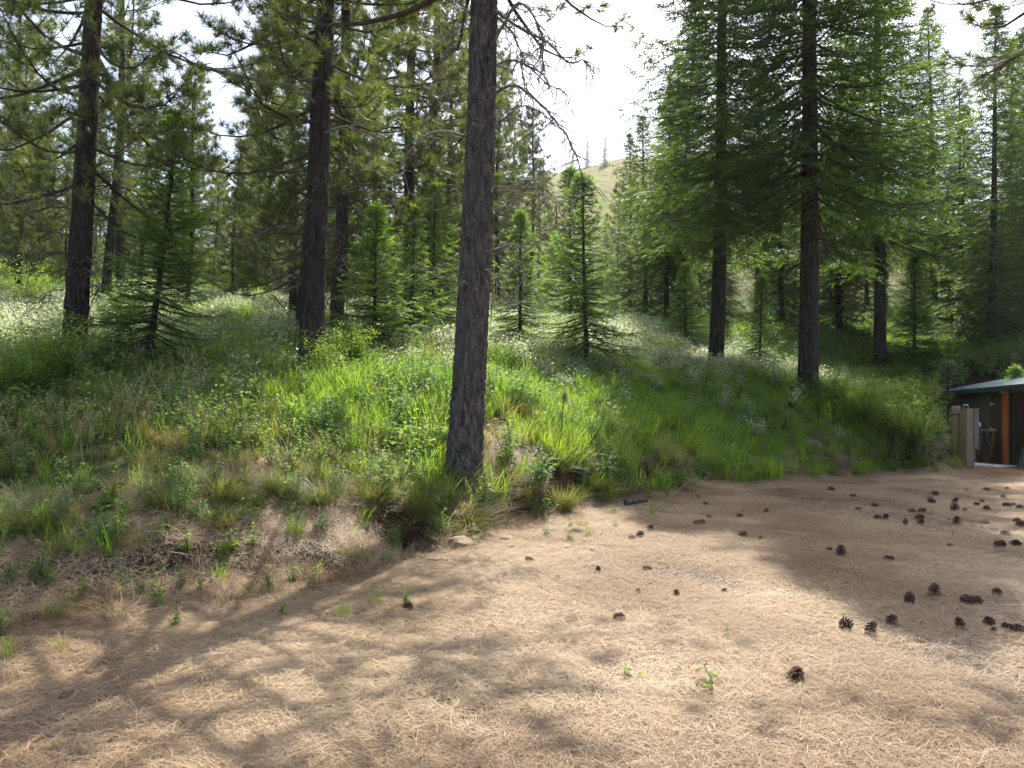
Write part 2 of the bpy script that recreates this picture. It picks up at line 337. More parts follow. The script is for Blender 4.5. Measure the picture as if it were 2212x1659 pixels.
qd = GD.ravel()[quads].mean(1)
def sub(mask):
    q = quads[mask]; F = np.concatenate([q[:, [0, 1, 2]], q[:, [0, 2, 3]]])
    u, inv = np.unique(F, return_inverse=True)
    return TV[u], inv.reshape(-1, 3), np.zeros(len(F)), cover.ravel()[u]
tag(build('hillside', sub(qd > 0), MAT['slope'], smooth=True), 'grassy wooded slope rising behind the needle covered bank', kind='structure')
tag(build('driveway', sub(qd <= 0), MAT['drive'], smooth=True), 'gravel drive strewn with dry tan pine needles', kind='structure')
# grassy hill far behind the gap
hx = np.linspace(-260, 330, 110); hy = np.linspace(150, 620, 90); HX, HY = np.meshgrid(hx, hy)
def hill_z(x, y):
    return (22 + 83 * np.exp(-((x - 74) / 150) ** 2 - ((y - 330) / 120) ** 2) + 30 * np.exp(-((x + 150) / 120) ** 2 - ((y - 420) / 130) ** 2) + 7 * fbm(x, y, 0.012, 4, 61))
HZ = hill_z(HX, HY) - 24 * np.clip(1 - np.minimum.reduce([(HX + 260) / 60, (330 - HX) / 60, (HY - 150) / 50, (620 - HY) / 80]), 0, 1)
hq = (np.arange(89)[:, None] * 110 + np.arange(109)[None]).ravel()
HF = np.concatenate([np.stack([hq, hq + 1, hq + 111], 1), np.stack([hq, hq + 111, hq + 110], 1)])
tag(build('hill', (np.stack([HX, HY, HZ], -1).reshape(-1, 3), HF, np.zeros(len(HF)), np.zeros(HX.size)), MAT['hill'], smooth=True), 'dry golden grass hill seen through the gap', kind='structure')
# ------------------------------------------------------------------ trees
def tuft_template(n, seed, ln=0.21, wd=0.0052):
    r = np.random.default_rng(seed); V = []; F = []
    for k in range(n):
        a = r.uniform(0, 2 * math.pi); th = R(r.uniform(12, 75)); l = ln * r.uniform(0.7, 1.1); o = np.array([0, -0.07 * r.random(), 0])
        d = np.array([math.sin(th) * math.cos(a), math.cos(th), math.sin(th) * math.sin(a)]); sd_ = nrm(np.cross(d, [0.3, 0.2, 0.9])) * wd
        V += [o - sd_, o + sd_, o + d * l + np.array([0, 0, -0.02])]; F.append([3 * k, 3 * k + 1, 3 * k + 2])
    return np.array(V), np.array(F)
def shoot_template(pairs, ln, wd, droop=0.1):
    V = []; F = []
    def tri(a, b, c): n = len(V); V.extend([a, b, c]); F.append([n, n + 1, n + 2])
    for k in range(pairs):
        y = 0.05 + 0.85 * k / pairs
        for s in (-1, 1):
            l = ln * (1 - 0.45 * k / pairs)
            tri([0, y - wd / 2, 0], [0, y + wd / 2, 0], [s * l * 0.85, y + l * 0.55, (0.25 if k % 2 else -0.2) * l - droop * y * 0.2])
    tri([-wd * 0.35, 0.0, 0.0], [wd * 0.35, 0.0, 0.0], [0, 1.08, -droop * 0.3])
    return np.array(V, float), np.array(F)
def trunk_geo(H, r0, seed, k=14, rings=60, bend=0.0, plates=0.0, top=1.0, flare=0.35, ksc=26.0):
    r = np.random.default_rng(seed); z = np.concatenate([np.linspace(-0.5, H * top, rings)])
    c = trunk_c(z, H, seed, bend)
    rad = r0 * (1 - np.clip(z / H, 0, 1)) ** 0.8 * 0.93 + 0.012 + r0 * flare * np.exp(-np.maximum(z, -0.2) / (r0 * 1.2)) * 0.6
    an = np.arange(k) * 2 * math.pi / k
    A, Z = np.meshgrid(an, z); RR = np.repeat(rad[:, None], k, 1)
    if plates:
        # furrowed plates: jittered cells, narrow deep grooves between them
        per = max(6, int(round(2 * math.pi * r0 * ksc))); u = A / (2 * math.pi) * per; v = Z * ksc * 0.33
        u = u + 0.5 * vn(u * 0.7, v * 1.3, seed)
        iu = np.floor(u); iv = np.floor(v); f1 = np.full(u.shape, 9.0); f2 = np.full(u.shape, 9.0); idc = np.zeros(u.shape)
        for du in (-1, 0, 1):
            for dv in (-1, 0, 1):
                cu = (iu + du); cv = iv + dv; cuw = np.mod(cu, per)
                px_ = cu + 0.15 + 0.7 * hashn(cuw, cv, seed); py_ = cv + 0.1 + 0.8 * hashn(cuw, cv, seed + 5); h = hashn(cuw, cv, seed + 9)
                dd = np.hypot(u - px_, v - py_); closer = dd < f1
                f2 = np.where(closer, f1, np.minimum(f2, dd)); idc = np.where(closer, h, idc); f1 = np.where(closer, dd, f1)
        e = sstep(0.0, 0.3, f2 - f1)
        RR = RR + plates * (e * (0.55 + 0.8 * idc) - 0.6) + plates * 0.5 * fbm(A * 6 + 3, Z * 3, 1.0, 3, seed)
        RR = RR + r0 * 0.10 * flare * np.exp(-np.maximum(Z, 0) / 0.25) * np.cos(A * 5 + 1.0)
    else:
        RR = RR * (1 + 0.05 * fbm(A * 2.5, Z * 1.5, 1.0, 3, seed))
    V = np.stack([c[:, 0:1] + RR * np.cos(A), c[:, 1:2] + RR * np.sin(A), Z], -1).reshape(-1, 3)
    i = np.arange(k); j = (i + 1) % k; T = np.concatenate([np.stack([i, j, i + k], 1), np.stack([j, j + k, i + k], 1)])
    F = (T[None] + (np.arange(len(z) - 1) * k)[:, None, None]).reshape(-1, 3)
    g = Geo(); g.add(V, F, 0, 0.5); return g
def trunk_c(z, H, seed, bend):
    z = np.asarray(z, float); r = np.random.default_rng(seed + 77); p = r.uniform(0, 6, 2); zz = np.maximum(z, 0)
    return np.stack([bend * (np.sin(zz * 0.45 + p[0]) - math.sin(p[0])), bend * (np.sin(zz * 0.38 + p[1]) - math.sin(p[1]))], -1)
def poly_sticks(g, P, r0, r1, k=4, mat=0, tint=0.5):
    n = len(P); rr = np.linspace(r0, r1, n); V, F = prisms(P[:-1], P[1:], rr[:-1], rr[1:], k); g.add(V, F, mat, tint)
def pine_crown(seed, H, r0, cb, Lmax, nb, bend=0.0, sec=9, needles=20, dead_low=0, dens=1.0, skip=None):
    r = np.random.default_rng(seed); g = Geo(); O = []; D = []; tint = []
    TVt, TFt = tuft_template(needles, seed + 1)
    for i in range(nb):
        t = (i + r.random()) / nb; h = cb + (H - cb) * t ** 0.95; az = i * 2.399 + r.normal() * 0.5
        c = trunk_c(np.array([h]), H, seed, bend)[0]
        L = Lmax * ((1 - t) ** 0.62) * r.uniform(0.6, 1.05) + 0.25
        if t < 0.12: L *= r.uniform(0.6, 1.0)
        el = R(-8 + 48 * t + r.normal() * 9); s = np.linspace(0, 1, 8)
        hd = np.array([math.cos(az), math.sin(az)])
        sag = -0.22 * L * np.sin(s * math.pi * 0.75) * (1 - t) + 0.16 * L * s ** 3
        wob = 0.05 * L * np.cumsum(r.normal(size=8)) * s * 0.5
        out = L * s * math.cos(el)
        P = np.stack([c[0] + hd[0] * out - hd[1] * wob, c[1] + hd[1] * out + hd[0] * wob, h + L * s * math.sin(el) + sag], 1)
        br = max(0.007, 0.0125 * L ** 0.9 + 0.004)
        poly_sticks(g, P, br, 0.004, 5, 0, r.random())
        m = max(3, int(sec * (0.5 + 0.5 * L / Lmax) * dens)); ts = np.sort(r.uniform(0.22, 0.98, m))
        for q, tt in enumerate(ts):
            p = np.array([np.interp(tt, s, P[:, a]) for a in range(3)]); sgn = 1 if q % 2 else -1
            a2 = az + sgn * R(r.uniform(25, 70)); l2 = (0.16 + 0.30 * L * (1.05 - tt)) * r.uniform(0.6, 1.2)
            e2 = R(r.uniform(-15, 40)); d2 = np.array([math.cos(a2) * math.cos(e2), math.sin(a2) * math.cos(e2), math.sin(e2)])
            u = np.linspace(0, 1, 4)[:, None]
            P2 = p + d2 * l2 * u + np.array([0, 0, 1.0]) * (l2 * 0.25 * u ** 2) + r.normal(size=(4, 3)) * 0.012
            poly_sticks(g, P2, 0.008, 0.0035, 3, 0, r.random())
            nt_ = 2 + int(l2 / 0.16)
            for e in range(nt_):
                f = 1 - 0.75 * e / nt_; o = np.array([np.interp(f, u[:, 0], P2[:, a]) for a in range(3)])
                dd = nrm(P2[-1] - P2[-2] + r.normal(size=3) * (0.25 if e == 0 else 0.6) * np.linalg.norm(P2[-1] - P2[-2]) + np.array([0, 0, 0.02]))
                if e: 
                    o2 = o + dd * r.uniform(0.05, 0.14); V, F = prisms(o, o2, 0.004, 0.003, 3); g.add(V, F, 0, 0.5); o = o2
                O.append(o); D.append(dd); tint.append(np.clip(0.25 + 0.5 * r.random() + 0.25 * (tt - 0.5), 0, 1))
        O.append(P[-1]); D.append(nrm(P[-1] - P[-2])); tint.append(0.6)
    O = np.array(O); D = np.array(D)
    V, F = stamp(TVt, TFt, O, D, r.normal(size=O.shape), r.uniform(0.8, 1.25, len(O)))
    g.add(V, F, 1, np.repeat(tint, len(TVt)))
    for i in range(dead_low):
        h = r.uniform(max(1.2, cb * 0.35), cb * 1.05); az = r.uniform(0, 6.28); c = trunk_c(np.array([h]), H, seed, bend)[0]
        dead_limb(g, arch(np.array([c[0], c[1], h]), az, r.uniform(0.5, 1.7), r), 0.011, 9, r, 0)
    return g
def arch(p, az, L, r, rise=0.18, drop=0.75):
    s = np.linspace(0, 1, 8)[:, None]; hd = np.array([[math.cos(az), math.sin(az), 0]])
    side = np.array([[-math.sin(az), math.cos(az), 0]])
    return p + hd * L * (s - 0.25 * s ** 3) + np.array([[0, 0, 1.0]]) * L * (rise * np.sin(s * 2.2) * 1.2 - drop * s ** 2.4) + side * L * 0.1 * np.cumsum(r.normal(size=(8, 1)), 0) * s
def dead_limb(g, P, rad, ntw, r, mat=0, twl=0.55, kk=6):
    """a bare limb with hanging, crooked twigs"""
    P = resample(P, max(10, len(P) * 3)); n = len(P)
    P[1:-1] += r.normal(size=(n - 2, 3)) * 0.006
    V, F = tube(P, np.linspace(rad, max(0.0035, rad * 0.22), n), kk); g.add(V, F, mat, 0.5)
    L = np.linalg.norm(np.diff(P, axis=0), axis=1).sum()
    for q in range(ntw):
        t = r.uniform(0.15, 1.0); i = min(int(t * (n - 1)), n - 2); p = P[i]; ax = nrm(P[i + 1] - P[i])
        d = nrm(ax * r.uniform(0.2, 0.9) + r.normal(size=3) * np.array([0.7, 0.7, 0.35]) + np.array([0, 0, -0.12]))
        l = twl * r.uniform(0.3, 1.0) * (0.5 + 0.5 * min(1, L)); u = np.linspace(0, 1, 6)[:, None]
        T = p + d * l * u + np.array([0, 0, -1.0]) * (0.25 * l * u ** 2) + np.cumsum(r.normal(size=(6, 3)), 0) * 0.04 * l
        poly_sticks(g, T, min(rad * 0.45, 0.007), 0.0026, 4, mat)
        for b_ in range(r.integers(1, 5)):
            k = r.integers(1, 5); d3 = nrm(r.normal(size=3) + (T[k] - T[k - 1]) / max(l / 5, 1e-4) * 0.8); l3 = l * r.uniform(0.08, 0.3)
            T3 = T[k] + d3 * l3 * np.linspace(0, 1, 3)[:, None] + r.normal(size=(3, 3)) * 0.004; T3[0] = T[k]
            poly_sticks(g, T3, 0.0042, 0.0026, 3, mat)
def fir_crown(seed, H, cb, Lmax, nb, bend=0.0, step=0.14, sstep_=0.15, pairs=3, shoot=0.30, nl=0.26, wd=0.16, p=0.75, droop=0.25, dead_low=0, gap=0.0, sink=0.5, r_tw=0.012, var=0.4):
    r = np.random.default_rng(seed); g = Geo(); OO = []; DD = []; NN = []; SS = []; TT = []
    TVs, TFs = shoot_template(pairs, nl, wd)
    for i in range(nb):
        t = (i + r.random() * 0.9) / nb; h = cb + (H - cb) * t; az = i * 2.399 + r.normal() * 0.35
        c = trunk_c(np.array([h]), H, seed, bend)[0]
        L = Lmax * (1 - t) ** p * r.uniform(1.08 - var, 1.08) + 0.05 * (1 - t) + 0.04
        if r.random() < gap: continue
        el = R(-12 + 55 * t + r.normal() * 7); n = 9; s = np.linspace(0, 1, n); hd = np.array([math.cos(az), math.sin(az)])
        P = np.stack([c[0] + hd[0] * L * s * math.cos(el), c[1] + hd[1] * L * s * math.cos(el),
                      h + L * s * math.sin(el) - droop * L * np.sin(s * math.pi * 0.6) * (1 - t) + 0.14 * L * s ** 2.5], 1)
        poly_sticks(g, P, r_tw * L ** 0.8 + 0.004, 0.003, 4, 0, r.random())
        m = max(4, int(L / step)); tt = np.linspace(0.07, 0.97, m) + r.normal(size=m) * 0.02; tt = np.clip(tt, 0.08, 0.99)
        side = np.where(np.arange(m) % 2, 1, -1); p0 = np.stack([np.interp(tt, s, P[:, a]) for a in range(3)], 1)
        a2 = az + side * R(1) * r.uniform(42, 68, m); l2 = (0.10 + 0.46 * L * (1.02 - tt)) * r.uniform(0.7, 1.15, m)
        l2 = np.minimum(l2, 0.25 + 0.25 * L); e2 = el * 0.4 + r.normal(size=m) * 0.16 - 0.12
        d2 = np.stack([np.cos(a2) * np.cos(e2), np.sin(a2) * np.cos(e2), np.sin(e2)], 1)
        p1 = p0 + d2 * l2[:, None] - np.array([0, 0, 1.0]) * (l2 * droop * 0.8)[:, None]
        V, F = prisms(p0, p1, 0.0055, 0.0025, 3); g.add(V, F, 0, 0.5)
        for a in range(m):
            ns = max(2, int(l2[a] / sstep_)); f = np.linspace(0.15, 1.0, ns + 1)
            o = p0[a] + (p1[a] - p0[a]) * f[:, None]; dir2 = nrm(p1[a] - p0[a]); sd2 = nrm(np.cross(dir2, [0, 0, 1.0]))
            for sg in (-1, 1):
                d3 = dir2 * 0.75 + sg * sd2 * r.uniform(0.5, 0.9, (ns + 1, 1)) + r.normal(size=(ns + 1, 3)) * 0.16
                OO.append(o); DD.append(d3); SS.append(shoot * r.uniform(0.6, 1.15, ns + 1) * (0.75 + 0.25 * (1 - f))); TT.append(np.clip(0.2 + 0.35 * r.random(ns + 1) + 0.35 * f * tt[a], 0, 1))
            OO.append(p1[a:a + 1]); DD.append(dir2[None]); SS.append(np.array([shoot])); TT.append(np.array([0.9]))
        OO.append(P[-1:]); DD.append(nrm(P[-1:] - P[-2:-1])); SS.append(np.array([shoot * 1.2])); TT.append(np.array([0.95]))
    # leader
    c = trunk_c(np.array([H]), H, seed, bend)[0]
    for k in range(6):
        OO.append(np.array([[c[0], c[1], H - 0.05 * k]])); DD.append(np.array([[r.normal() * 0.5 * (k > 0), r.normal() * 0.5 * (k > 0), 1.0]])); SS.append(np.array([shoot])); TT.append(np.array([0.9]))
    O = np.concatenate(OO); D = np.concatenate(DD); S = np.concatenate(SS); T = np.concatenate(TT)
    N = np.tile([[0, 0, 1.0]], (len(O), 1)) + r.normal(size=O.shape) * 0.3
    V, F = stamp(TVs, TFs, O, D, N, S); g.add(V, F, 1, np.repeat(T, len(TVs)))
    for i in range(dead_low):
        h = r.uniform(cb * 0.3, cb * 1.1); az = r.uniform(0, 6.28); c = trunk_c(np.array([h]), H, seed, bend)[0]
        dead_limb(g, arch(np.array([c[0], c[1], h]), az, r.uniform(0.7, 2.1), r, 0.05, 0.5), 0.013, 8, r, 0, 0.5)
    return g
PROTO = {}
def proto(key, trunk_g, crown_g, mats):
    t = build('trunk', trunk_g, mats[0], smooth=True, link=False); c = build('crown', crown_g, mats[1:], link=False)
    PROTO[key] = (t, c)
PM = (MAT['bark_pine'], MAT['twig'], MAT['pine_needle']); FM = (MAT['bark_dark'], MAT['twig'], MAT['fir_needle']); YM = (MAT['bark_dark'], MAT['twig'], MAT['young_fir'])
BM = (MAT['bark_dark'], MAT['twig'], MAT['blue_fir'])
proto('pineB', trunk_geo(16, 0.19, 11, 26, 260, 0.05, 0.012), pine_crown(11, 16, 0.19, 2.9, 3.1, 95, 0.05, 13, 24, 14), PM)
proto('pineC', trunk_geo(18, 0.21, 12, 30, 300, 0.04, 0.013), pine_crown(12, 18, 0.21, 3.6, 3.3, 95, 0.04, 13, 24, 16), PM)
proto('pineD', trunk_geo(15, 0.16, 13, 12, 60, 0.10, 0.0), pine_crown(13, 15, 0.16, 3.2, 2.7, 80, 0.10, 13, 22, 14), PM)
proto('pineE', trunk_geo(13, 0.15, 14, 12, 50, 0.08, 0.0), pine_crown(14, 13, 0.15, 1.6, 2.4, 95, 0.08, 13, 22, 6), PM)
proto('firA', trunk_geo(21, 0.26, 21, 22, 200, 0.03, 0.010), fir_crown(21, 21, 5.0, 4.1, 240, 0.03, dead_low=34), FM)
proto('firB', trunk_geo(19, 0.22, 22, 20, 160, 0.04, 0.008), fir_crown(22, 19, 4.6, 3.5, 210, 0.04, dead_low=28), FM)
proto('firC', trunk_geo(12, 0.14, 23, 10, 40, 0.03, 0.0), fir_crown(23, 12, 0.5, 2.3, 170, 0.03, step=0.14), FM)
proto('saplingA', trunk_geo(4.0, 0.05, 31, 8, 24, 0.05, 0.0), fir_crown(31, 4.0, 0.5, 1.3, 120, 0.05, 0.10, 0.085, 4, 0.185, 0.24, 0.13, 1.05, 0.12, gap=0.12, var=0.65), YM)
proto('saplingB', trunk_geo(3.2, 0.04, 32, 8, 20, 0.03, 0.0), fir_crown(32, 3.2, 0.15, 1.25, 135, 0.03, 0.10, 0.085, 4, 0.18, 0.24, 0.13, 1.1, 0.08, gap=0.08, var=0.55), YM)
proto('saplingC', trunk_geo(4.6, 0.055, 33, 8, 24, 0.08, 0.0), fir_crown(33, 4.6, 0.5, 1.4, 150, 0.08, 0.11, 0.09, 4, 0.2, 0.25, 0.14, 0.8, 0.1, gap=0.1, var=0.6), YM)
proto('bluepine', trunk_geo(3.0, 0.04, 34, 8, 20, 0.03, 0.0), fir_crown(34, 3.0, 0.25, 0.95, 80, 0.03, 0.1, 0.07, 4, 0.14, 0.34, 0.1, 0.7, 0.05), BM)
def plant_tree(key, px, py, depth, name, label, cat='tree', group=None, scale=1.0, rz=0.0, lean=(0, 0), mats=None):
    p = at(px, py, depth); z = tz(p[0], p[1])
    e = empty(name, (p[0], p[1], z), rz, label, cat, group, (0, 0), scale)
    e.rotation_mode = 'XYZ'
    # lean in world axes (toward +x, toward +y), turned into the tree's own rotation
    q = Matrix.Rotation(lean[0], 3, 'Y') @ Matrix.Rotation(-lean[1], 3, 'X') @ Matrix.Rotation(rz, 3, 'Z'); e.rotation_euler = q.to_euler()
    for part in PROTO[key]: copy_under(part, e)
    return e
# --- the bare ponderosa trunk in the middle
pA = at(1000, 1040, 9.75); pA[2] = tz(pA[0], pA[1])
A = empty('ponderosa_pine', pA, 0, 'thick grey trunk of the foreground pine with bare drooping dead branches', 'tree')
LEAN = 0.012
gA = trunk_geo(20, 0.213, 5, 128, 900, 0.05, 0.019, 1.0, 0.5, 28.0)
V_, F_, m_, t_ = gA.data(); V_[:, 0] += LEAN * np.maximum(V_[:, 2], 0)
A_trunk = build('trunk', (V_, F_, m_, t_), MAT['bark'], A, True)
g = pine_crown(5, 20, 0.225, 6.3, 4.3, 140, 0.05, 10, 18)
V_, F_, m_, t_ = g.data(); V_[:, 0] += LEAN * np.maximum(V_[:, 2], 0)
A_crown = build('crown', (V_, F_, m_, t_), [MAT['twig'], MAT['pine_needle']], A)
k72 = 0.72
LIMBS = [  # traced in the photograph (3072 px wide): path, thickness, depth drift at the tip, hanging twigs
    ([(1470, 25), (1563, 88), (1640, 125), (1709, 190), (1750, 180), (1784, 222)], 0.030, -0.3, 26),
    ([(1475, 150), (1508, 75), (1560, 12), (1600, 48), (1630, 120), (1630, 178), (1620, 235)], 0.032, -0.7, 34),
    ([(1475, 200), (1530, 182), (1575, 192), (1640, 250), (1695, 282), (1720, 350)], 0.022, 0.5, 22),
    ([(1478, 285), (1535, 256), (1590, 285), (1650, 345), (1690, 395), (1720, 450), (1742, 515), (1738, 560), (1712, 650)], 0.026, -0.2, 24),
    ([(1478, 390), (1530, 340), (1580, 318), (1630, 342), (1672, 382)], 0.022, 0.9, 18),
    ([(1490, 365), (1550, 353), (1592, 398), (1632, 462), (1618, 505)], 0.014, -0.6, 12),
    ([(1478, 40), (1530, 90), (1565, 160), (1570, 240), (1600, 300)], 0.022, 1.0, 26),
    ([(1464, 560), (1550, 563), (1590, 540), (1652, 534)], 0.020, -0.5, 6),
    ([(1560, 566), (1600, 560), (1642, 620), (1640, 690), (1600, 760)], 0.013, -0.7, 16),
    ([(1470, 655), (1540, 600), (1600, 560), (1660, 590), (1672, 650), (1655, 700)], 0.016, 0.4, 14),
    ([(1450, 628), (1478, 624), (1500, 640), (1535, 646)], 0.010, -0.4, 3),
    ([(1450, 782), (1500, 755), (1530, 738), (1560, 800), (1572, 880), (1540, 930)], 0.017, -0.4, 18),
    ([(1410, 825), (1445, 808), (1470, 815), (1500, 835)], 0.012, -0.5, 3),
    ([(1450, 840), (1480, 880), (1505, 950)], 0.012, 0.3, 10),
    ([(1402, 412), (1345, 395), (1290, 402), (1235, 445), (1200, 505), (1180, 600)], 0.026, -0.4, 14),
    ([(1400, 30), (1368, 0), (1340, -40)], 0.026, 0.2, 8),
    ([(1400, 60), (1360, 110), (1330, 180), (1318, 240)], 0.014, -0.5, 20),
    ([(1400, 180), (1360, 200), (1330, 260), (1310, 330)], 0.012, 0.6, 18),
    ([(1372, 846), (1330, 830), (1288, 828), (1268, 792), (1240, 796), (1226, 820)], 0.013, -0.4, 6),
    ([(1375, 782), (1330, 780), (1300, 812), (1290, 850)], 0.010, 0.5, 8),
    ([(1380, 560), (1330, 560), (1280, 620), (1262, 690)], 0.012, 0.8, 10),
]
rA = np.random.default_rng(99)
for path, rad, dz, ntw in LIMBS:
    n = len(path); d0 = 9.8 + 0.035 * (1040 - path[0][1] * k72) / FPX * 9.75
    P = np.array([at(x * k72, y * k72, d0 + dz * (i / (n - 1)) ** 1.3) for i, (x, y) in enumerate(path)])
    if path[0][0] < 1405 or path[0][0] > 1440: P = np.concatenate([[at((1432 + (path[0][0] - 1432) * 0.35) * k72, (path[0][1] + 12) * k72, d0)], P])
    P = P - pA
    g = Geo(); dead_limb(g, P, rad * 0.8, int(ntw * 1.6), rA, 0, 0.46)
    build('dead_branch', g, MAT['dead_wood'], A, True)
for px, py, s in ((1430, 380, -1), (1385, 700, -1), (1420, 870, 1), (1400, 850, -1)):
    p = at(px * k72, py * k72, 9.62) - pA; g = Geo()
    V, F = tube(np.array([p + [0, 0.06, -0.01], p + [0, 0, 0], p + [s * 0.03, -0.07, 0.015], p + [s * 0.07, -0.1, -0.03]]), [0.022, 0.018, 0.012, 0.006], 6); g.add(V, F)
    build('branch_stub', g, MAT['dead_wood'], A, True)
# --- trees one can tell apart
def deadwood(tree, list_, seed):
    r = np.random.default_rng(seed)
    inv = np.linalg.inv(np.array(tree.matrix_basis))
    for path, depth, rad, dz, ntw in list_:
        n = len(path); P = np.array([at(x * k72, y * k72, depth + dz * (i / (n - 1))) for i, (x, y) in enumerate(path)])
        P = (inv[:3, :3] @ P.T).T + inv[:3, 3]
        g = Geo(); dead_limb(g, P, rad, ntw, r, 0, 0.5); build('dead_branch', g, MAT['dead_wood'], tree, True)
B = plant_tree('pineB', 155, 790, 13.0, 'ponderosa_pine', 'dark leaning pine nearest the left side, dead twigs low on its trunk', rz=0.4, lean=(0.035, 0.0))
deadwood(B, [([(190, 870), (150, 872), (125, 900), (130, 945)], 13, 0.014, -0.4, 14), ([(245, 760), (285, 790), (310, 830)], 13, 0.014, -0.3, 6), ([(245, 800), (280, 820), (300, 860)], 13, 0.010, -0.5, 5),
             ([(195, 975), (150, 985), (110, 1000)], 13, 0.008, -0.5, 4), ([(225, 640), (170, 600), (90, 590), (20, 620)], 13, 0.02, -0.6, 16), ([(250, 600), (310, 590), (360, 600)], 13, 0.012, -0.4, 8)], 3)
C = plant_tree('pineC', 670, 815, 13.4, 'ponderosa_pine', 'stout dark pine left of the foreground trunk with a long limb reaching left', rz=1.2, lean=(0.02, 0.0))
deadwood(C, [([(945, 310), (880, 265), (800, 245), (700, 225), (600, 200), (540, 165), (480, 140)], 13.4, 0.042, -0.5, 30), ([(935, 800), (880, 770), (830, 800), (815, 880)], 13.4, 0.013, -0.4, 12),
             ([(890, 700), (850, 680), (800, 690), (740, 720), (640, 700)], 13.4, 0.018, -0.5, 16), ([(905, 835), (870, 830), (850, 835)], 13.4, 0.012, -0.5, 4), ([(905, 850), (860, 870), (820, 900), (822, 970)], 13.4, 0.013, 0.3, 14),
             ([(980, 790), (1010, 780), (1035, 785)], 13.4, 0.010, -0.3, 3), ([(970, 400), (1030, 380), (1090, 400), (1140, 440)], 13.4, 0.02, 0.4, 16)], 4)
TREES = [
    ('pineD', 722, 757, 18, 'ponderosa_pine', 'slim dark pine standing just right behind the stout left pine', 1.05, 2.0, (0.02, 0)),
    ('pineE', 648, 735, 20, 'ponderosa_pine', 'slender pine half hidden behind the left edge of the stout pine', 1.0, 4.0, (0.01, 0)),
    ('pineD', 884, 745, 23, 'ponderosa_pine', 'upright pine with grey-green tufts between stout pine and foreground trunk', 1.15, 0.6, (0.01, 0)),
    ('pineE', 905, 742, 24.5, 'ponderosa_pine', 'twin stem pine close beside the tufted grey-green pine', 1.2, 3.3, (0.015, 0)),
    ('firA', 1745, 852, 20, 'fir_tree', 'biggest dark fir on the right, thick trunk on the grassy rise', 1.0, 0.3, (0.0, 0)),
    ('firB', 1545, 812, 24, 'fir_tree', 'dark fir left of the biggest fir, trunk beside the pale bushes', 1.08, 1.7, (0.012, 0)),
    ('firB', 1900, 808, 31, 'fir_tree', 'straight fir right of the biggest fir, bare lower trunk', 1.12, 2.9, (-0.01, 0)),
    ('firB', 1812, 782, 36, 'fir_tree', 'thin fir trunk between the two big right firs, farther back', 0.8, 4.4, (0.0, 0)),
    ('firC', 2140, 765, 31, 'fir_tree', 'dark blue-green fir with low boughs above the shed', 1.12, 0.9, (0.02, 0)),
    ('firC', 2222, 750, 33, 'fir_tree', 'dark fir at the far right edge above the shed roof', 1.1, 2.2, (0, 0)),
    ('firC', 2070, 755, 38, 'fir_tree', 'dark fir behind the pale blue-green young conifer', 1.0, 5.2, (0, 0)),
    ('firC', 2185, 740, 41, 'fir_tree', 'dark fir between the two dark firs at the right edge, farther back', 1.2, 3.9, (0, 0)),
    ('saplingB', 808, 772, 16.5, 'young_fir', 'bright green young fir right of the stout left pine', 1.0, 0.5, (0.0, 0)),
    ('saplingC', 318, 785, 13.4, 'young_fir', 'broad open young fir right of the leaning left pine', 0.95, 1.5, (0.05, 0)),
    ('saplingA', 1122, 770, 20, 'young_fir', 'young fir just right of the foreground trunk in white bushes', 0.9, 2.5, (0.0, 0)),
    ('saplingC', 1268, 790, 19, 'young_fir', 'tall thin young fir standing free in the middle of the meadow', 1.0, 3.5, (-0.005, 0)),
    ('saplingA', 935, 745, 21, 'young_fir', 'bushy young fir just left of the foreground trunk', 1.05, 4.5, (0.0, 0)),
    ('saplingA', 887, 755, 18.5, 'young_fir', 'thin stemmed young fir between the bright fir and foreground trunk', 0.85, 5.3, (0.0, 0)),
    ('saplingA', 1640, 790, 24, 'young_fir', 'young fir between the two dark right fir trunks', 0.8, 0.1, (0.0, 0)),
    ('saplingB', 1480, 755, 29, 'young_fir', 'small fir in shade left of the dark fir by pale bushes', 1.0, 1.1, (0.0, 0)),
    ('saplingB', 1975, 750, 31, 'young_fir', 'small dark fir left of the pale blue-green young conifer', 1.3, 1.9, (0.0, 0)),
    ('bluepine', 2048, 785, 23.5, 'young_pine', 'pale blue-green young conifer above the bushes by the shed', 0.95, 0.4, (0.0, 0)),
    ('saplingB', 2192, 815, 23.5, 'young_fir', 'pale green young fir directly behind the shed roof', 0.85, 2.8, (0.0, 0)),
    ('saplingC', 1235, 700, 36, 'young_fir', 'pointed young fir farthest back below the golden hill', 1.5, 4.1, (0.0, 0)),
]
for k, px, py, d, nm, lab, s, rz, ln in TREES: plant_tree(k, px, py, d, nm, lab, 'tree', None, s, rz, ln)
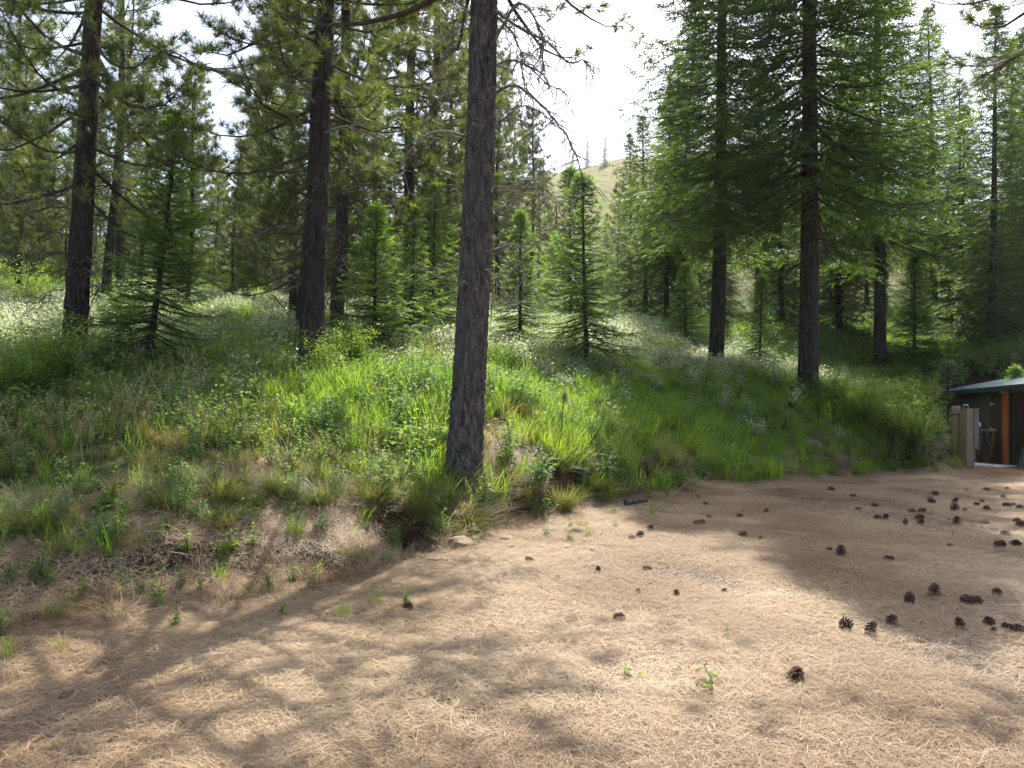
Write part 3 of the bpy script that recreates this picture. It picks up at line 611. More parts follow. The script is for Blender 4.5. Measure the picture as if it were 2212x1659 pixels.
# --- the wood behind: rows of pines and firs
rb = np.random.default_rng(17)
ORD = 'first second third fourth fifth sixth seventh eighth ninth tenth eleventh twelfth thirteenth fourteenth fifteenth sixteenth seventeenth'.split()
def wood(rows, label_of, group_of, cuts=None, where=''):
    n_in = {}
    for px, d, key, s in sorted(rows):
        lab = label_of
        if cuts:
            r_ = next((k for k, c in enumerate(cuts) if d < c), None)
            if r_ is not None:
                sp = ('pine' if key.startswith('pine') else 'fir'); big = 'tall' if s > 0.66 else 'short'; kk = (r_, sp, big); n_in[kk] = n_in.get(kk, 0) + 1
                lab = f"{big} {sp}, {ORD[n_in[kk] - 1]} {big} {sp} from left in {('front', 'second', 'third', 'fourth', 'fifth', 'back')[r_]} row of {where}"
        p = at(px, 700, d); e = empty('ponderosa_pine' if key.startswith('pine') else 'fir_tree', (p[0], p[1], tz(p[0], p[1])), rb.uniform(0, 6.28), lab, 'tree', group_of, (rb.normal() * 0.015, rb.normal() * 0.015), s)
        for part in PROTO[key]: copy_under(part, e)
left_rows = []
for d, step in ((25, 210), (32, 110), (40, 80), (51, 66), (66, 58), (84, 52)):
    for px in np.arange(-160, 1010, step):
        if d == 24 and 380 < px < 640: continue
        tall_ = rb.random() < (0.5 if px > 560 or d < 30 else 0.5)
        left_rows.append((px + rb.uniform(-0.35, 0.35) * step, d + rb.uniform(-2.5, 2.5), ('pineD', 'pineE', 'pineE', 'firC', 'firC')[rb.integers(0, 5)], rb.uniform(0.75, 1.0) if tall_ else rb.uniform(0.38, 0.62)))
wood(left_rows, 'far conifer deep in the dark wood behind the left meadow', 'conifers of the wood behind the left meadow', (28.5, 36, 45, 58, 75, 99), 'left wood')
mid_rows = [(1075, 38, 'pineE', 0.95), (1110, 46, 'pineE', 0.9), (1140, 42, 'pineE', 0.85), (1010, 36, 'pineD', 0.95), (1060, 60, 'pineE', 0.95), (1160, 58, 'pineE', 0.8), (1360, 52, 'firC', 1.0), (1395, 46, 'firC', 1.0), (1330, 62, 'pineE', 0.75), (1310, 78, 'firC', 0.7), (1440, 38, 'firC', 0.95), (1225, 74, 'firC', 0.42), (1190, 68, 'firC', 0.45), (1270, 72, 'firC', 0.45)]
wood(mid_rows, 'conifer by the gap', 'conifers around the gap', (44, 59, 99), 'trees below the golden hill')
right_rows = []
for d, step in ((37, 130), (45, 95), (57, 80), (72, 70)):
    for px in np.arange(1420, 2330, step):
        right_rows.append((px + rb.uniform(-0.35, 0.35) * step, d + rb.uniform(-2.5, 2.5), ('firB', 'firC', 'firC', 'firC')[rb.integers(0, 4)], (rb.uniform(0.7, 1.0) if rb.random() < 0.55 else rb.uniform(0.35, 0.6)) * (1 if px < 2000 else 0.95)))
wood(right_rows, 'far conifer deep in the shaded wood behind the right hand firs', 'conifers of the wood behind the right firs', (41, 51, 64, 99), 'right wood')
for px, py, s, lab in ((1268, 354, 0.85, 'lone conifer standing on the skyline of the golden hill'), (1236, 405, 1.0, 'lone dark conifer on the face of the golden hill'), (1306, 352, 0.95, 'skyline conifer at the right end of the golden hill')):
    best = None
    for d in np.arange(160, 420, 2.0):
        p = at(px, py + 8, d)
        if p[2] < hill_z(p[0], p[1]): best = p; break
    if best is None: p = at(px, py + 8, 330); best = np.array([p[0], p[1], 0])
    e = empty('far_pine', (best[0], best[1], hill_z(best[0], best[1]) - 0.5), px, lab, 'tree', 'lone conifers on the far hill', (0, 0), s)
    for part in PROTO['firC']: copy_under(part, e)
# pine standing outside the frame on the right: one needle-tipped branch hangs into the upper right corner
Z = empty('ponderosa_pine', (6.6, 8.3, tz(6.6, 8.3)), 0, 'pine whose needle tipped branch hangs into the upper right corner', 'tree')
for part in (A_trunk, A_crown): c_ = copy_under(part, Z); c_.rotation_euler = (0, 0, 2.4)
# that branch itself
rz_ = np.random.default_rng(8)
def needle_branch(pts, rad, parent, base, ntuft=26, name='branch'):
    P = resample(np.array(pts), 20) - base; g = Geo(); V, F = tube(P, np.linspace(rad, 0.004, 20), 6); g.add(V, F, 0, 0.5)
    TVt, TFt = tuft_template(46, 3, 0.2, 0.0016); O = []; D = []
    for q in range(ntuft):
        i = int(19 * (0.62 + 0.38 * (q / ntuft))); p = P[min(i, 19)]; ax = nrm(P[min(i, 19)] - P[min(i, 19) - 1])
        d = nrm(ax * 0.8 + rz_.normal(size=3) * 0.55 + np.array([0, 0, 0.1])); e = p + d * rz_.uniform(0.03, 0.2)
        V, F = prisms(p, e, 0.005, 0.0035, 4); g.add(V, F, 0, 0.5); O.append(e); D.append(d)
    V, F = stamp(TVt, TFt, np.array(O), np.array(D), rz_.normal(size=(len(O), 3)), 1.0); g.add(V, F, 1, np.repeat(rz_.uniform(0.2, 0.9, len(O)), len(TVt)))
    return build(name, g, [MAT['twig'], MAT['pine_needle']], parent)
Zb = np.array(Z.location)
tr5 = Zb + np.array([0, 0, 5.4])
needle_branch([tr5, at(2420, 60, 5.3), at(2300, 75, 5.1), at(2215, 110, 4.95), at(2150, 150, 4.85), at(2120, 165, 4.8)], 0.03, Z, Zb, 9)
needle_branch([tr5 + [0, 0, -0.9], at(2330, 205, 5.3), at(2255, 240, 5.2), at(2200, 265, 5.1)], 0.02, Z, Zb, 5)
# ------------------------------------------------------------------ plants scattered past counting
def scatter(name, label, pts, rot, scl, tint, protos):
    n = len(pts); me = bpy.data.meshes.new(name); me.vertices.add(n); me.vertices.foreach_set('co', np.asarray(pts, np.float32).ravel())
    a = me.attributes.new('rot', 'FLOAT_VECTOR', 'POINT'); a.data.foreach_set('vector', np.asarray(rot, np.float32).ravel())
    a = me.attributes.new('scl', 'FLOAT', 'POINT'); a.data.foreach_set('value', np.asarray(scl, np.float32))
    a = me.attributes.new('itint', 'FLOAT', 'POINT'); a.data.foreach_set('value', np.asarray(tint, np.float32))
    a = me.attributes.new('pick', 'INT', 'POINT'); a.data.foreach_set('value', (np.arange(n) * 7919 % len(protos)).astype(np.int32))
    o = bpy.data.objects.new(name, me); COL.objects.link(o); tag(o, label, None, None, 'stuff')
    ng = bpy.data.node_groups.new(name + '_scatter', 'GeometryNodeTree')
    ng.interface.new_socket('Geometry', in_out='INPUT', socket_type='NodeSocketGeometry'); ng.interface.new_socket('Geometry', in_out='OUTPUT', socket_type='NodeSocketGeometry')
    N = ng.nodes; L = ng.links; gi = N.new('NodeGroupInput'); go = N.new('NodeGroupOutput')
    ip = N.new('GeometryNodeInstanceOnPoints'); jn = N.new('GeometryNodeJoinGeometry')
    for p in protos:
        oi = N.new('GeometryNodeObjectInfo'); oi.inputs['Object'].default_value = p; oi.inputs['As Instance'].default_value = False
        g2i = N.new('GeometryNodeGeometryToInstance'); L.new(oi.outputs['Geometry'], g2i.inputs[0]); L.new(g2i.outputs[0], jn.inputs[0])
    def attr(nm, ty):
        q = N.new('GeometryNodeInputNamedAttribute'); q.data_type = ty; q.inputs['Name'].default_value = nm
        return next(s for s in q.outputs if s.enabled and s.name == 'Attribute')
    L.new(gi.outputs[0], ip.inputs['Points']); L.new(jn.outputs[0], ip.inputs['Instance']); ip.inputs['Pick Instance'].default_value = True
    L.new(attr('pick', 'INT'), ip.inputs['Instance Index'])
    e2r = N.new('FunctionNodeEulerToRotation'); L.new(attr('rot', 'FLOAT_VECTOR'), e2r.inputs[0]); L.new(e2r.outputs[0], ip.inputs['Rotation'])
    L.new(attr('scl', 'FLOAT'), ip.inputs['Scale']); L.new(ip.outputs[0], go.inputs[0])
    md = o.modifiers.new('scatter', 'NODES'); md.node_group = ng
    return o
def blades(r, n, h0, h1, wd, spread, bend, g=None, mat=0, seg=2, base=0.05):
    """curved grass blades"""
    g = g or Geo(); a = r.uniform(0, 2 * math.pi, n); h = r.uniform(h0, h1, n); rr = base * np.sqrt(r.random(n)); a0 = r.uniform(0, 2 * math.pi, n)
    o = np.stack([rr * np.cos(a0), rr * np.sin(a0), np.full(n, -0.02)], 1)
    dirh = np.stack([np.cos(a), np.sin(a), np.zeros(n)], 1); sd_ = np.stack([-np.sin(a), np.cos(a), np.zeros(n)], 1) * wd
    lean = r.uniform(0.1, 1.0, n) * spread; bd = r.uniform(0.3, 1.0, n) * bend
    def pt(s): return o + dirh * ((lean * s + bd * s ** 2.2) * h)[:, None] + np.array([0, 0, 1.0]) * (h * (s - 0.45 * (bd + lean * 0.4) * s ** 2.2))[:, None]
    p0 = pt(0.0); p1 = pt(0.45); p2 = pt(0.78); p3 = pt(1.0)
    V = np.stack([p0 - sd_, p0 + sd_, p1 - sd_ * 0.9, p1 + sd_ * 0.9, p2 - sd_ * 0.6, p2 + sd_ * 0.6, p3], 1).reshape(-1, 3)
    T = np.array([[0, 1, 2], [1, 3, 2], [2, 3, 4], [3, 5, 4], [4, 5, 6]]); F = (T[None] + (np.arange(n) * 7)[:, None, None]).reshape(-1, 3)
    g.add(V, F, mat, np.repeat(r.random(n), 7)); return g
LEAF_V = np.array([[0, 0, 0], [0.33, 0.4, 0.06], [-0.33, 0.4, 0.06], [0.24, 0.75, 0.03], [-0.24, 0.75, 0.03], [0, 1.0, -0.06], [0, 0.45, -0.02]])
LEAF_F = np.array([[0, 1, 6], [0, 6, 2], [6, 1, 3], [6, 4, 2], [6, 3, 5], [6, 5, 4]])
LEAF4_V = np.array([[0, 0, 0], [0.34, 0.45, 0.08], [0, 1.0, -0.05], [-0.34, 0.45, 0.08]]); LEAF4_F = np.array([[0, 1, 2], [0, 2, 3]])
def leafy(r, nst, h0, h1, nleaf, size, spread, g=None, lm=1, fine=False, rise=1.0):
    """leafy stems: crooked sticks with leaves set along them"""
    g = g or Geo(); O = []; D = []; S = []; T = []
    for k in range(nst):
        a = r.uniform(0, 6.28); h = r.uniform(h0, h1); u = np.linspace(0, 1, 6)[:, None]; o = np.array([r.normal(), r.normal(), 0]) * spread * 0.2; o[2] = -0.02
        P = o + np.array([math.cos(a), math.sin(a), 0]) * spread * r.uniform(0.2, 1) * u ** 1.3 + np.array([0, 0, 1]) * h * u * rise + np.cumsum(r.normal(size=(6, 3)), 0) * 0.02 * u
        poly_sticks(g, P, 0.0045, 0.0018, 3, 0, 0.4)
        t = r.uniform(0.2, 1.0, nleaf); p = np.stack([np.interp(t, u[:, 0], P[:, c]) for c in range(3)], 1)
        b = r.uniform(0, 6.28, nleaf); d = np.stack([np.cos(b), np.sin(b), r.uniform(-0.2, 0.6, nleaf)], 1); side = r.uniform(0.0, 0.11, (nleaf, 1)) * h
        O.append(p + d * side); D.append(d); S.append(size * r.uniform(0.6, 1.2, nleaf)); T.append(np.clip(0.15 + 0.5 * t * r.uniform(0.6, 1.2, nleaf) + 0.2 * r.random(), 0, 1))
    O = np.concatenate(O); D = np.concatenate(D); S = np.concatenate(S); T = np.concatenate(T)
    N_ = np.tile([[0, 0, 1.0]], (len(O), 1)) + r.normal(size=O.shape) * 0.45
    tv, tf = (LEAF_V, LEAF_F) if fine else (LEAF4_V, LEAF4_F)
    V, F = stamp(tv, tf, O, D, N_, S); g.add(V, F, lm, np.repeat(T, len(tv))); return g
rs = np.random.default_rng(2024)
P_GRASS = [build('grass_clump', blades(rs, 42, 0.22, 0.55, 0.0042, 0.25, 0.45, base=0.13), MAT['grass'], link=False) for k in range(5)]
P_DRYG = [build('bunchgrass_clump', blades(rs, 60, 0.18, 0.42, 0.003, 0.55, 0.75, base=0.08), MAT['dry_grass'], link=False) for k in range(4)]
P_FORB = [build('forb', leafy(rs, 8, 0.16, 0.46, 20, 0.052, 0.18), [MAT['stem'], MAT['forb']], link=False) for k in range(5)]
P_PALE = [build('pale_shrublet', leafy(rs, 10, 0.25, 0.7, 24, 0.058, 0.26), [MAT['stem'], MAT['pale']], link=False) for k in range(4)]
def patch(r, n, rad, ln, wd):
    g = Geo(); a = r.uniform(0, 6.28, n); c = rad * np.sqrt(r.random(n)); b = r.uniform(0, 6.28, n)
    o = np.stack([c * np.cos(b), c * np.sin(b), r.uniform(0.003, 0.018, n)], 1); l = ln * r.uniform(0.5, 1.1, n)
    d = np.stack([np.cos(a), np.sin(a), r.normal(size=n) * 0.06], 1); s = np.stack([-np.sin(a), np.cos(a), np.zeros(n)], 1)
    cv = (r.normal(size=n) * 0.03)[:, None]; w_ = (wd * r.uniform(0.7, 1.3, n))[:, None]
    p0 = o - d * l[:, None] / 2; p1 = o + s * cv * l[:, None] + np.array([0, 0, 0.006]); p2 = o + d * l[:, None] / 2
    V = np.stack([p0 - s * w_, p0 + s * w_, p1 - s * w_, p1 + s * w_, p2], 1).reshape(-1, 3)
    T = np.array([[0, 1, 2], [1, 3, 2], [2, 3, 4]]); F = (T[None] + (np.arange(n) * 5)[:, None, None]).reshape(-1, 3)
    g.add(V, F, 0, np.repeat(np.clip(r.beta(2.2, 1.8, n), 0, 1), 5)); return g
P_LIT = [build('needle_litter', patch(rs, 200, 0.34, 0.16, 0.0009), MAT['dry_needle'], link=False) for k in range(6)]
def field(n, ymin, ymax):
    """ground points spread evenly over the wedge of land in front of the camera"""
    y = np.sqrt(rs.uniform(ymin ** 2, ymax ** 2, n)); x = rs.uniform(-0.75, 0.75, n) * y + rs.uniform(-0.4, 0.4, n); return x, y
def normals(x, y, e=0.15):
    zx = (terrain(x + e, y) - terrain(x - e, y)) / (2 * e); zy = (terrain(x, y + e) - terrain(x, y - e)) / (2 * e); return zx, zy
def lay(x, y, follow=1.0, wob=0.0):
    zx, zy = normals(x, y); n = len(x)
    rot = np.stack([np.arctan(zy) * follow + rs.normal(size=n) * wob, -np.arctan(zx) * follow + rs.normal(size=n) * wob, rs.uniform(0, 6.28, n)], 1)
    # tilt about world axes after the spin: convert through matrices
    out = np.empty((n, 3))
    for i in range(n):
        q = Matrix.Rotation(rot[i, 1], 3, 'Y') @ Matrix.Rotation(rot[i, 0], 3, 'X') @ Matrix.Rotation(rot[i, 2], 3, 'Z'); out[i] = q.to_euler()
    return out
# needle litter on the drive and the bank
x, y = field(19000, 2.4, 21); d = edge_dist(x, y)
bankw = 1.0 + 1.2 * sstep(-0.5, -3.0, x)
pr = np.where(d < 0, 1.0, sstep(bankw + 0.6, bankw - 0.3, d)) * np.clip(60 / (y ** 1.2 * 4.2) * np.clip(1.15 + 2.6 * fbm(x, y, 0.6, 4, 71), 0.3, 1.9), 0, 1)
zx_, zy_ = normals(x, y, 0.08); pr = pr * sstep(1.1, 0.55, np.hypot(zx_, zy_))
keep = rs.random(len(x)) < np.clip(pr, 0, 1); x, y, d = x[keep], y[keep], d[keep]
z = terrain(x, y)
scatter('needle_litter', 'dry tan pine needles strewn over drive and bank', np.stack([x, y, z], 1), lay(x, y, 1.0, 0.05), 0.85 + 0.02 * y + 0.25 * rs.random(len(x)), np.clip(0.5 + 1.3 * fbm(x, y, 0.9, 4, 75) + 0.25 * rs.normal(size=len(x)), 0, 1), P_LIT)
def chips(r, n, rad):
    g = Geo(); 
    for k in range(n):
        c = rad * math.sqrt(r.random()); a = r.uniform(0, 6.28); l = r.uniform(0.006, 0.02); b = r.uniform(0, 6.28); w_ = l * r.uniform(0.3, 0.7); o = np.array([c * math.cos(a), c * math.sin(a), 0.016])
        u = np.array([math.cos(b), math.sin(b), r.normal() * 0.3]) * l; v = np.array([-math.sin(b), math.cos(b), r.normal() * 0.3]) * w_
        g.add([o - u, o + v, o + u * 0.9, o - v, o + [0, 0, 0.005]], [[0, 4, 3], [0, 1, 4], [1, 2, 4], [2, 3, 4]], 0, r.random())
    return g
MAT['chip'] = tint_mat('bark_chips', (0.06, 0.05, 0.045), (0.17, 0.075, 0.045), (0.30, 0.14, 0.085), 0.7, 0.2)
P_CHIP = [build('bark_chips', chips(rs, 11, 0.4), MAT['chip'], link=False) for k in range(4)]
x, y = field(1500, 2.6, 13); d = edge_dist(x, y); keep = d < 0.4; x, y = x[keep], y[keep]
scatter('bark_chips', 'reddish bark flakes sprinkled among the needles', np.stack([x, y, terrain(x, y)], 1), lay(x, y), rs.uniform(0.6, 1.25, len(x)), rs.random(len(x)), P_CHIP)
# meadow
x, y = field(95000, 5.0, 46); d = edge_dist(x, y)
ok = d > 0.15; x, y, d = x[ok], y[ok], d[ok]
def blob(px, py, rad):
    p = _ground_hit(px, py); return np.exp(-(((x - p[0]) / (rad * 1.15)) ** 2 + ((y - p[1]) / (rad * 1.6)) ** 2))
pale = sum(blob(*b) for b in ((30, 720, 2.0), (90, 690, 2.0), (1080, 745, 2.2), (1180, 745, 2.4), (1400, 770, 2.3), (1460, 785, 1.8), (1000, 730, 3), (1300, 745, 3), (620, 665, 3)))
grs = sum(blob(*b) for b in ((1250, 850, 3.0), (1450, 870, 3), (1600, 920, 3.2), (1750, 960, 2.5), (560, 700, 3), (1350, 920, 2), (1900, 980, 2), (700, 720, 3), (1500, 960, 2)))
dryb = sum(blob(*b) for b in ((600, 1050, 1.2), (1150, 1060, 1.2), (250, 1000, 1.5), (300, 900, 1.8), (1550, 1020, 1.0), (1850, 1010, 1.5), (1200, 960, 1.3)))
start = 0.10 + 0.9 * sstep(-0.7, -2.2, x)
cov = sstep(start - 0.25, start + 0.55, d + 0.45 * fbm(x, y, 1.1, 3, 81))
dens = np.clip(1.25 * (0.35 + 0.65 * np.minimum(1, 11 / y)), 0, 1) * cov * np.clip(0.9 + 0.9 * fbm(x, y, 0.7, 3, 91), 0.25, 1)
bare = 0.6 * blob(1090, 950, 0.4) + blob(130, 1060, 0.8)
keep = rs.random(len(x)) < dens * np.clip(1 - bare * 0.9, 0, 1)
idx = np.where(keep)[0]
n1 = fbm(x, y, 0.45, 3, 101); w_g = 0.32 + 0.95 * grs + 0.9 * n1; w_f = 0.55 - 0.6 * n1; w_p = 2.8 * pale; w_d = 0.12 + 0.8 * dryb + 0.25 * sstep(2.2, 0.8, d)
W = np.stack([np.clip(v, 0.02, 9) if v is not w_p else np.clip(v, 0, 9) for v in (w_g, w_d, w_f, w_p)], 1); W = W / W.sum(1, keepdims=True); cum = W.cumsum(1)
u = rs.random(len(x)); kind = (u[:, None] > cum).sum(1)
tall = 0.66 + 0.5 * np.clip(fbm(x, y, 0.4, 2, 111) + 0.3, 0, 1)
for k, (nm, lab, pr_) in enumerate((('meadow_grass', 'bright green meadow grass covering the slope', P_GRASS), ('fine_bunchgrass', 'fine yellow-green bunchgrass along the bank', P_DRYG),
                                    ('leafy_ground_cover', 'low leafy green plants covering the slope', P_FORB), ('pale_ground_shrubs', 'low pale whitish shrubs in sunny parts of the meadow', P_PALE))):
    i = idx[kind[idx] == k]; 
    scatter(nm, lab, np.stack([x[i], y[i], terrain(x[i], y[i])], 1), lay(x[i], y[i], 0.35, 0.12), tall[i] * rs.uniform(0.65, 1.2, len(i)) * (1 + 0.008 * y[i]), np.clip(0.5 + 1.1 * fbm(x[i], y[i], 0.9, 3, 121) + rs.normal(size=len(i)) * 0.18, 0, 1), pr_)
def stalks(r, n, h0, h1):
    g = Geo()
    for k in range(n):
        a = r.uniform(0, 6.28); h = r.uniform(h0, h1); o = np.array([r.normal() * 0.07, r.normal() * 0.07, -0.02]); u = np.linspace(0, 1, 5)[:, None]
        P = o + np.array([math.cos(a), math.sin(a), 0]) * 0.25 * h * u ** 2 + np.array([0, 0, 1]) * h * u; poly_sticks(g, P, 0.0022, 0.0014, 3, 0, r.random())
        m = 14; t = r.uniform(0.78, 1.0, m); p = np.stack([np.interp(t, u[:, 0], P[:, c]) for c in range(3)], 1)
        V, F = stamp(LEAF4_V, LEAF4_F, p, r.normal(size=(m, 3)) * 0.5 + [0, 0, 0.9], r.normal(size=(m, 3)), 0.028); g.add(V, F, 0, np.repeat(r.random(m), 4))
    return g
MAT['seed'] = tint_mat('tan_seed_stalks', (0.22, 0.17, 0.08), (0.36, 0.29, 0.15), (0.52, 0.44, 0.27), 0.7, 0.2)
P_SEED = [build('seed_stalks', stalks(rs, 7, 0.4, 0.85), MAT['seed'], link=False) for k in range(4)]
x_, y_ = field(5200, 6.0, 24); d_ = edge_dist(x_, y_); keep = (d_ > 3.0) & (rs.random(len(x_)) < np.clip(-0.15 + 1.2 * fbm(x_, y_, 0.5, 3, 151), 0, 0.4)); x_, y_ = x_[keep], y_[keep]
scatter('seed_stalks', 'thin tan seed stalks standing through the meadow', np.stack([x_, y_, terrain(x_, y_)], 1), lay(x_, y_, 0.3, 0.12), rs.uniform(0.6, 1.1, len(x_)), rs.random(len(x_)), P_SEED)
# sparse weeds on the bank and drive
x, y = field(2600, 3.4, 14); d = edge_dist(x, y); keep = (d > -0.9) & (d < 2.0) & (rs.random(len(x)) < np.where(d > 0.1, 0.55, 0.10)); x, y = x[keep], y[keep]
scatter('bank_weeds', 'small green weeds and grass wisps dotted over the bank', np.stack([x, y, terrain(x, y)], 1), lay(x, y, 0.4, 0.15), rs.uniform(0.25, 0.6, len(x)), rs.random(len(x)), [P_FORB[0], P_DRYG[1], P_FORB[2], P_GRASS[3]])
MAT['thatch'] = tint_mat('dead_grass_thatch', (0.16, 0.09, 0.045), (0.34, 0.215, 0.11), (0.54, 0.39, 0.225), 0.6, 0.25)
P_THA = [build('dead_thatch', blades(rs, 46, 0.14, 0.34, 0.0024, 1.2, 1.1, base=0.12), MAT['thatch'], link=False) for k in range(4)]
x, y = field(9000, 4.4, 20); d = edge_dist(x, y); bw_ = 0.9 + 1.3 * sstep(-0.5, -3.0, x)
zx_, zy_ = normals(x, y, 0.08)
keep = (d > 0.02) & (np.hypot(zx_, zy_) < 0.95) & (rs.random(len(x)) < 0.8 * sstep(bw_ + 0.6, bw_ - 0.2, d) * np.clip(0.7 + 1.4 * fbm(x, y, 1.3, 3, 131), 0.1, 1)); x, y = x[keep], y[keep]
scatter('dead_grass_thatch', 'flattened dry tan grass and needles matted over the bank', np.stack([x, y, terrain(x, y)], 1), lay(x, y, 0.9, 0.2), rs.uniform(0.35, 0.75, len(x)), rs.random(len(x)), P_THA)
# ------------------------------------------------------------------ grass tufts and shrubs one can point at
def seat(px, py): 
    p = _ground_hit(px, py); return np.array([p[0], p[1], tz(p[0], p[1])])
TUFT = [build('grass_blades', blades(rs, 420, 0.25, 0.55, 0.0026, 0.5, 1.0, base=0.13), MAT['tuft'] if 'tuft' in MAT else MAT['dry_grass'], link=False) for k in range(3)]
for k, (px, py, s, lab) in enumerate([
        (1012, 1150, 1.15, 'large drooping bunchgrass tuft hanging below the foreground trunk'), (968, 1085, 0.55, 'small bunchgrass tuft right at the base of the foreground trunk'), (1048, 1085, 0.65, 'grass tuft at the right foot of the foreground trunk'), (925, 1085, 0.7, 'grass tuft at the left foot of the foreground trunk'), (905, 1120, 1.0, 'shaded bunchgrass tuft just left below the foreground trunk'),
        (690, 1095, 0.9, 'yellow-green bunchgrass tuft on the bank below the stout left pine'), (480, 1090, 1.0, 'dry bunchgrass tuft on the bank left of the leafy weeds'),
        (1215, 1105, 0.95, 'bushy bunchgrass tuft overhanging the bank right of the trunk'), (1290, 1075, 0.95, 'bunchgrass tuft at the bank edge by the pale stick'),
        (1130, 1090, 0.8, 'pale bunchgrass tuft on the bank just right of the trunk'), (70, 1150, 1.0, 'bunchgrass tuft at the left end of the bank top'),
        (590, 1075, 0.8, 'small bunchgrass tuft on top of the bank, left middle'), (800, 1110, 0.85, 'bunchgrass tuft above the dark hollow in the bank'),
        (1540, 1050, 0.8, 'greyish low bunchgrass clump at the foot of the shaded bank'), (490, 1150, 0.8, 'upright sunlit grass tuft on the needle covered bank'),
        (350, 1110, 0.8, 'grass tuft among weeds on the left bank top')]):
    e = empty('bunchgrass', seat(px, py), k * 1.3, lab, 'grass tuft', 'bunchgrass tufts along the bank', (0.25, 0), s); copy_under(TUFT[k % 3], e)
def shrub_geo(seed, h, spread, nst, nleaf, size):
    r = np.random.default_rng(seed); g = leafy(r, nst, h * 0.55, h, nleaf, size, spread, None, 1, False); return g
SH = [build('foliage', shrub_geo(41, 1.1, 0.75, 60, 46, 0.055), [MAT['stem'], MAT['shrub']], link=False), build('foliage', shrub_geo(42, 0.9, 0.6, 46, 44, 0.05), [MAT['stem'], MAT['shrub']], link=False),
      build('foliage', shrub_geo(43, 1.3, 0.7, 50, 52, 0.05), [MAT['stem'], MAT['shrub']], link=False)]
for k, (px, py, s, lab) in enumerate([
        (1965, 985, 1.2, 'big sunlit leafy bush leaning over the bank left of the utility posts'), (2022, 955, 0.6, 'leafy bush touching the left end of the shed'),
        (1925, 960, 1.15, 'rounded green bush on the bank below the straight fir'), (1860, 930, 1.1, 'leafy bush right of the biggest fir trunk'),
        (1945, 885, 1.0, 'yellow-green bush below the pale young conifer'), (1990, 900, 0.85, 'green bush on the slope just above the shed roof end'), (1800, 880, 0.9, 'low bush right behind the biggest fir trunk'),
        (1960, 830, 0.8, 'yellow leaved bush above the bank bushes, left of the pale conifer'), (60, 690, 1.2, 'sunlit bush left of the leaning left pine'), (130, 850, 1.0, 'shaded leafy bush at the foot of the leaning left pine'),
        (40, 870, 1.0, 'dark leafy bush at the left side of the slope'), (690, 830, 0.7, 'leafy bush at the foot of the stout left pine'), (760, 800, 0.8, 'shaded bush below the bright young fir'),
        (1080, 800, 0.75, 'low dark bush at the foot of the young fir by the trunk'), (1230, 775, 0.9, 'arching twiggy bush left of the free standing young fir'), (1440, 790, 0.8, 'pale tipped bush left of the dark fir trunk'),
        (1300, 960, 0.55, 'small leafy weed bush in the grass right of the pine seedling'), (560, 680, 0.9, 'sunlit bush at the back of the left meadow'), (270, 720, 1.0, 'sunlit bush behind the broad open young fir'), (460, 660, 1.0, 'bush in front of the dark wood, left meadow')]):
    e = empty('shrub', seat(px, py), k * 2.1, lab, 'shrub', 'leafy bushes on the slope', (0, 0), s); copy_under(SH[k % 3], e)
# young pine with one stem and a needle head
b0 = seat(1203, 985); g = Geo(); hd = at(1220, 850, at(1203, 985, 1)[1] * 0 + float(np.dot(b0 - EYE, fw))) - b0
P = resample(np.array([[0, 0, -0.05], hd * 0.35 + [0.02, 0, 0], hd * 0.7, hd]), 16); V, F = tube(P, np.linspace(0.010, 0.005, 16), 6)
e = empty('pine_seedling', b0, 0, 'single stemmed pine seedling in the grass right of the foreground trunk', 'seedling'); g.add(V, F, 0, 0.5); build('stem', g, MAT['twig'], e, True)
TVt, TFt = tuft_template(40, 9, 0.14, 0.003); O = np.array([hd, hd * 0.93, hd * 0.97, hd * 0.88 + [0.03, 0, 0]]); D = np.array([[0, 0, 1.0], [-0.7, 0, 0.4], [0.6, 0.2, 0.5], [0.8, -0.3, 0.1]])
g = Geo(); V, F = stamp(TVt, TFt, O, D, np.tile([[0.2, 1.0, 0.1]], (4, 1)), 1.0); g.add(V, F, 0, 0.9); build('needle_head', g, MAT['blue_fir'], e)
